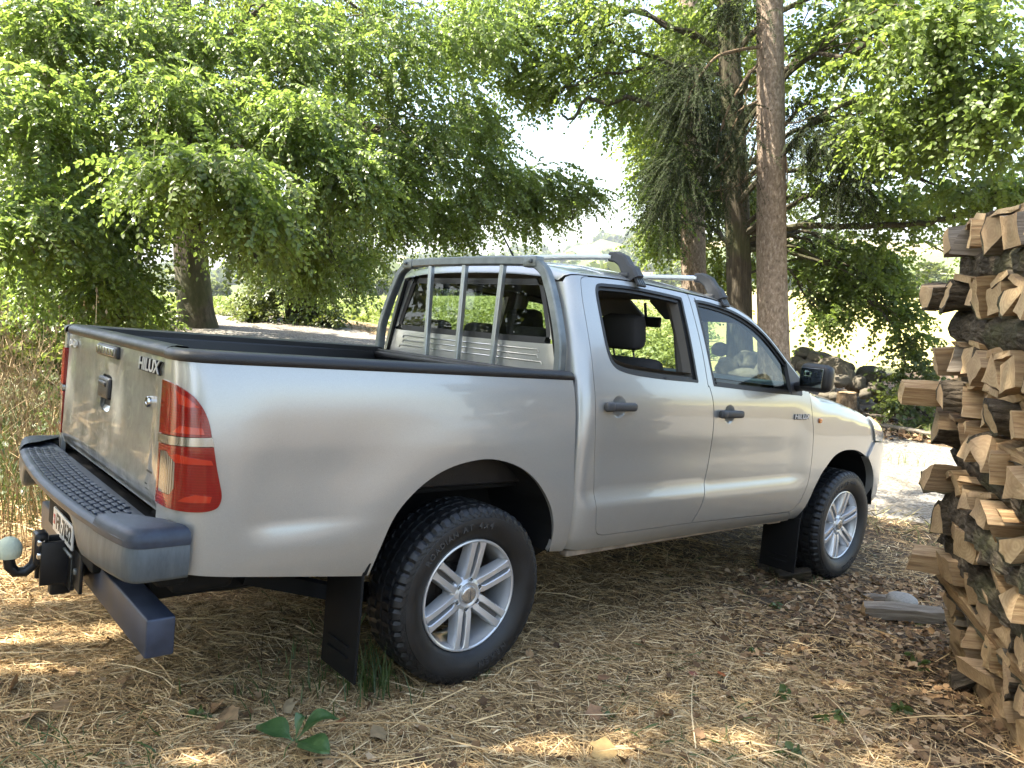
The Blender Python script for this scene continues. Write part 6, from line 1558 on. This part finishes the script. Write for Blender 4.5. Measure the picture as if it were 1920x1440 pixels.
for (u, v, n, sp, h, lb_) in [(700,1300,80,.06,.22,'tuft of green grass blades in front of the rear wheel'),(640,1262,60,.09,.18,'thin tuft of green grass under the mud flap'),(560,1290,90,.16,.11,'yellowish grass tuft in the shade below the rear bumper'),(880,1262,26,.05,.06,'short green tuft at the foot of the rear tyre'),(1500,1085,34,.08,.08,'small green tuft at the foot of the front tyre'),(1440,1072,30,.10,.07,'low green sprouts left of the front wheel'),
                           (1690,870,30,.10,.22,'bright sunlit grass tuft on the far edge of the gravel')]:
    p = gp(u, v); blades('grass_tuft', p[0], p[1], n, sp, h, .0028, LF_WEED, lab=lb_, cat='grass tuft', kind=None)
x, y = scatter(2600, 1.9, 7); k = (np.sin(x*2.7+y)*np.sin(y*1.9-x) > .35) & (road_dist(x, y) > ROADW); x, y = x[k], y[k]
nn = len(x); o = strands('green_blades', x, y, RG.uniform(.04, .12, nn), RG.uniform(.0015, .003, nn), .02+0*x, LF_WEED, .3, .5); tag(o, 'scattered green grass blades growing through the straw', 'grass', kind='stuff')
# sward on both edges of the drive and along the field edge
X, Y = [], []
for s_ in np.linspace(0, Lr[-1], 900):
    c0, c1 = float(fx(s_)), float(fy(s_))
    for sg in (-1, 1):
        for _ in range(5):
            i = int(s_/Lr[-1]*259); o_ = wl[i]+abs(RG.normal(0, .35))-.05; X.append(c0+sg*nx[i]*o_); Y.append(c1+sg*ny[i]*o_)
X, Y = np.array(X), np.array(Y); nn = len(X); o = strands('verge_grass', X, Y, RG.uniform(.10, .28, nn), RG.uniform(.003, .006, nn), .04+0*X, rand_col('verge', [(0, (0.0816, 0.0884, 0.0272)), (.5, (0.1904, 0.17, 0.068)), (1, (0.2856, 0.2448, 0.1224))]), .3, .8); tag(o, 'dry yellow-green grass along the edges of the gravel drive', 'grass', kind='stuff')
# crop in the field
nf = 26000; yy = (13**(-.9)+RG.uniform(0, 1, nf)*(95**(-.9)-13**(-.9)))**(-1/.9); xx = RG.uniform(-.62, .70, nf)*yy
k = field_mask(xx, yy) & (xx/yy < .25+.02*np.sin(yy)); xx, yy = xx[k], yy[k]; nf = len(xx); zz = ground_z(xx, yy); sc_ = .12+.004*yy
P = np.stack([xx, yy, zz+.08], 1); D = RG.normal(0, 1, (nf, 3)); D[:, 2] = np.abs(D[:, 2])*.6+.2
V, Q_, TV, TQ = sprays(P, D, .18+.003*yy, 5, .14, .10, .15, RG)
cm = leaf_mat('crop_leaf', (.13, .18, .035), (.29, .34, .08), (.40, .48, .08), .55, .3); tag(link('crop_plants', np_mesh('crop_plants', V, Q_, cm)), 'knee-high green crop covering the field behind the trees', 'crop', kind='stuff')
# plantain with broad leaves
p = gp(553, 1412); pl = thing('plantain', 'green plantain with three broad leaves at the bottom left of centre', 'plant')
t = NT('plantain_leaf'); c = t.coord(); n_ = t.noise(22, c, 4); t.set(base=t.ramp(n_, [(.3, (0.034, 0.0748, 0.0204)), (.7, (0.068, 0.1224, 0.0374))]), rough=.42); t.bump(n_, .4, .01); M_PL = t.m
for (ang, L, W, lift) in ((2.75, .15, .098, .025), (.42, .14, .075, .060), (-.55, .15, .098, .015), (1.2, .06, .04, .06)):
    b = MB(); rows = []; us = np.linspace(0, 1, 12)
    for u_ in us:
        w_ = W*(.10+.90*math.sin(math.pi*min(1, max(0, (u_-.15)/.85))**.8)) if u_ > .15 else W*.10
        if u_ == 1: w_ = .001
        row = []
        for s_ in np.linspace(-1, 1, 9): row.append((u_*L+.004, s_*w_/2, .012+lift*math.sin(u_*2.4)+.012*abs(s_)*math.sin(math.pi*u_)+.0028*math.cos(s_*14)*math.sin(math.pi*u_)+.003*math.sin(u_*9+s_*3)))
        rows.append(row)
    b.grid(np.array(rows), 12, 9); o = b.build('leaf', M_PL, pl, ang=180); o.rotation_euler = (0, 0, ang)
pl.location = (p[0], p[1], gz(p[0], p[1])+.028)
p = gp(655, 1268); b = MB(); P = [(0, 0, 0), (.01, 0, .08), (.03, .0, .17), (.065, .0, .25)]; b.tube(curve(P, 4), .0016, 5); b.tube(curve([(.045, 0, .205), (.055, 0, .23), (.072, 0, .262)], 4), [.0035, .004, .004, .004, .004, .004, .004, .003, .002], 6)
o = b.build('seed_stalk', LF_WEED); o.location = (p[0], p[1], gz(p[0], p[1])); tag(o, 'single green plantain seed stalk leaning right under the mud flap', 'plant')
for (u, v, s, lb_) in [(1460,1140,.05,'small pale green sprout on the leaf mould'),(1415,1230,.06,'low green ground plant on the leaf mould'),(1560,1350,.07,'small ivy-like green sprig bottom right'),(1470,1310,.06,'second small green sprig bottom right'),(1720,1245,.07,'green sprig at the foot of the firewood stack'),(1690,1340,.07,'pale green sprig low in front of the firewood'),(1480,1420,.06,'green sprig at the bottom edge right of centre'),(370,1352,.05,'round green leaf lying left of the plantain'),(1150,1345,.04,'tiny green sprout in the straw')]:
    p = gp(u, v); P = np.array([[p[0], p[1], gz(p[0], p[1])+.01]]*5); D = RG.normal(0, 1, (5, 3)); D[:, 2] = .35+.2*np.abs(D[:, 2]); V, Q_, TV, TQ = sprays(P, D, s, 4, s*.65, s*.48, .5, RG)
    tag(link('ground_sprig', np_mesh('ground_sprig', V, Q_, LF_WEED)), lb_, 'plant')
# tall dry weeds at the left edge
M_DRY = rand_col('dry_weed', [(0, (0.1238, 0.085, 0.04114)), (.5, (0.2652, 0.187, 0.08976)), (1, (0.4243, 0.3315, 0.187))])
RD = np.random.default_rng(9)
def weeds(n, us, vs, ds, hs, mat, w, lean, name, lab):
    V = []; Q_ = []; nv = 0
    u = RD.uniform(*us, n); d = RD.uniform(*ds, n)
    for a_, dd in zip(u, d):
        p = at(a_, 700, dd); z = gz(p[0], p[1]); h = RD.uniform(*hs); an = RD.uniform(0, 6.28); l = RD.uniform(.1, lean); k = RD.uniform(-.1, .1)
        P = np.array([(p[0]+math.cos(an)*h*l*t_**2+.01*math.sin(9*t_+an), p[1]+math.sin(an)*h*l*t_**2, z+h*t_) for t_ in np.linspace(0, 1, 7)])
        sd = np.array([1, .3, 0])*w
        ww = (1-.7*np.linspace(0, 1, 7))[:, None]; V.append(np.stack([P-sd*ww, P+sd*ww], 1).reshape(-1, 3)); Q_ += [(nv+2*i, nv+2*i+1, nv+2*i+3, nv+2*i+2) for i in range(6)]; nv += 14
        for q in range(RD.integers(2, 7)):
            i = RD.integers(3, 7); s0 = P[min(i, 6)]; dr = np.array([RD.normal(0, 1), RD.normal(0, 1), RD.uniform(.3, 1.4)]); dr /= np.linalg.norm(dr); e = s0+dr*RD.uniform(.05, .18)
            V.append(np.array([s0-sd*.5, s0+sd*.5, e+sd*.4, e-sd*.4])); Q_.append((nv, nv+1, nv+2, nv+3)); nv += 4
            V.append(np.array([e, e+[.006, .002, .012], e+[0, 0, .03], e+[-.006, -.002, .012]])); Q_.append((nv, nv+1, nv+2, nv+3)); nv += 4
    tag(link(name, np_mesh(name, np.concatenate(V), Q_, mat)), lab, 'weeds', kind='stuff')
weeds(420, (-160, 108), None, (3.7, 7.5), (.5, 1.25), M_DRY, .0022, .5, 'dry_weeds', 'thicket of tall dry grass stems and seed heads beside the tailgate')
weeds(170, (-120, 105), None, (4.2, 6.5), (.3, .8), LF_WEED, .003, .6, 'green_weeds', 'green stems growing among the dry weeds beside the tailgate')
n = 420; u = RD.uniform(-150, 118, n); d = RD.uniform(4.6, 8.0, n); P = np.array([at(a_, 700, b_) for a_, b_ in zip(u, d)]); P[:, 2] = ground_z(P[:, 0], P[:, 1])+RD.uniform(.02, .55, n)
D = RD.normal(0, 1, (n, 3)); D[:, 2] *= .3; V, Q_, TV, TQ = sprays(P, D, .22, 8, .06, .04, .3, RD); tag(link('bramble_leaves', np_mesh('bramble_leaves', V, Q_, LF_WEED)), 'low bramble and nettle leaves under the dry weeds at the left', 'weeds', kind='stuff')
x = RD.uniform(-5.5, -2.2, 9000); y = RD.uniform(3.2, 8.5, 9000); k = x < -.46*y; x, y = x[k], y[k]; nn = len(x)
o = strands('verge_straw', x, y, RD.uniform(.1, .35, nn), RD.uniform(.0015, .003, nn), .10+0*x, M_STRAW, .4, .5, RD); tag(o, 'tangled dry grass on the bank left of the pickup', 'grass', kind='stuff')

# ------------------------------------------------------------ haze over the far land
hz = bpy.data.meshes.new('haze'); X0, X1, Y0, Y1, Z0, Z1 = -2900, 2900, -2900, 2900, -60, 120
v8 = [(x, y, z) for x in (X0, X1) for y in (Y0, Y1) for z in (Z0, Z1)]
hz.from_pydata(v8, [], [(0, 1, 3, 2), (4, 6, 7, 5), (0, 4, 5, 1), (2, 3, 7, 6), (0, 2, 6, 4), (1, 5, 7, 3)])
hm = bpy.data.materials.new('haze_air'); hm.use_nodes = True; nt = hm.node_tree; nt.nodes.remove(nt.nodes['Principled BSDF'])
pv = nt.nodes.new('ShaderNodeVolumePrincipled'); pv.inputs['Color'].default_value = (.86, .92, 1.0, 1); pv.inputs['Density'].default_value = .00027; pv.inputs['Anisotropy'].default_value = .3
nt.links.new(pv.outputs[0], nt.nodes['Material Output'].inputs['Volume']); hz.materials.append(hm)
tag(link('haze', hz), 'pale summer haze over the distant hills', 'haze', kind='stuff')
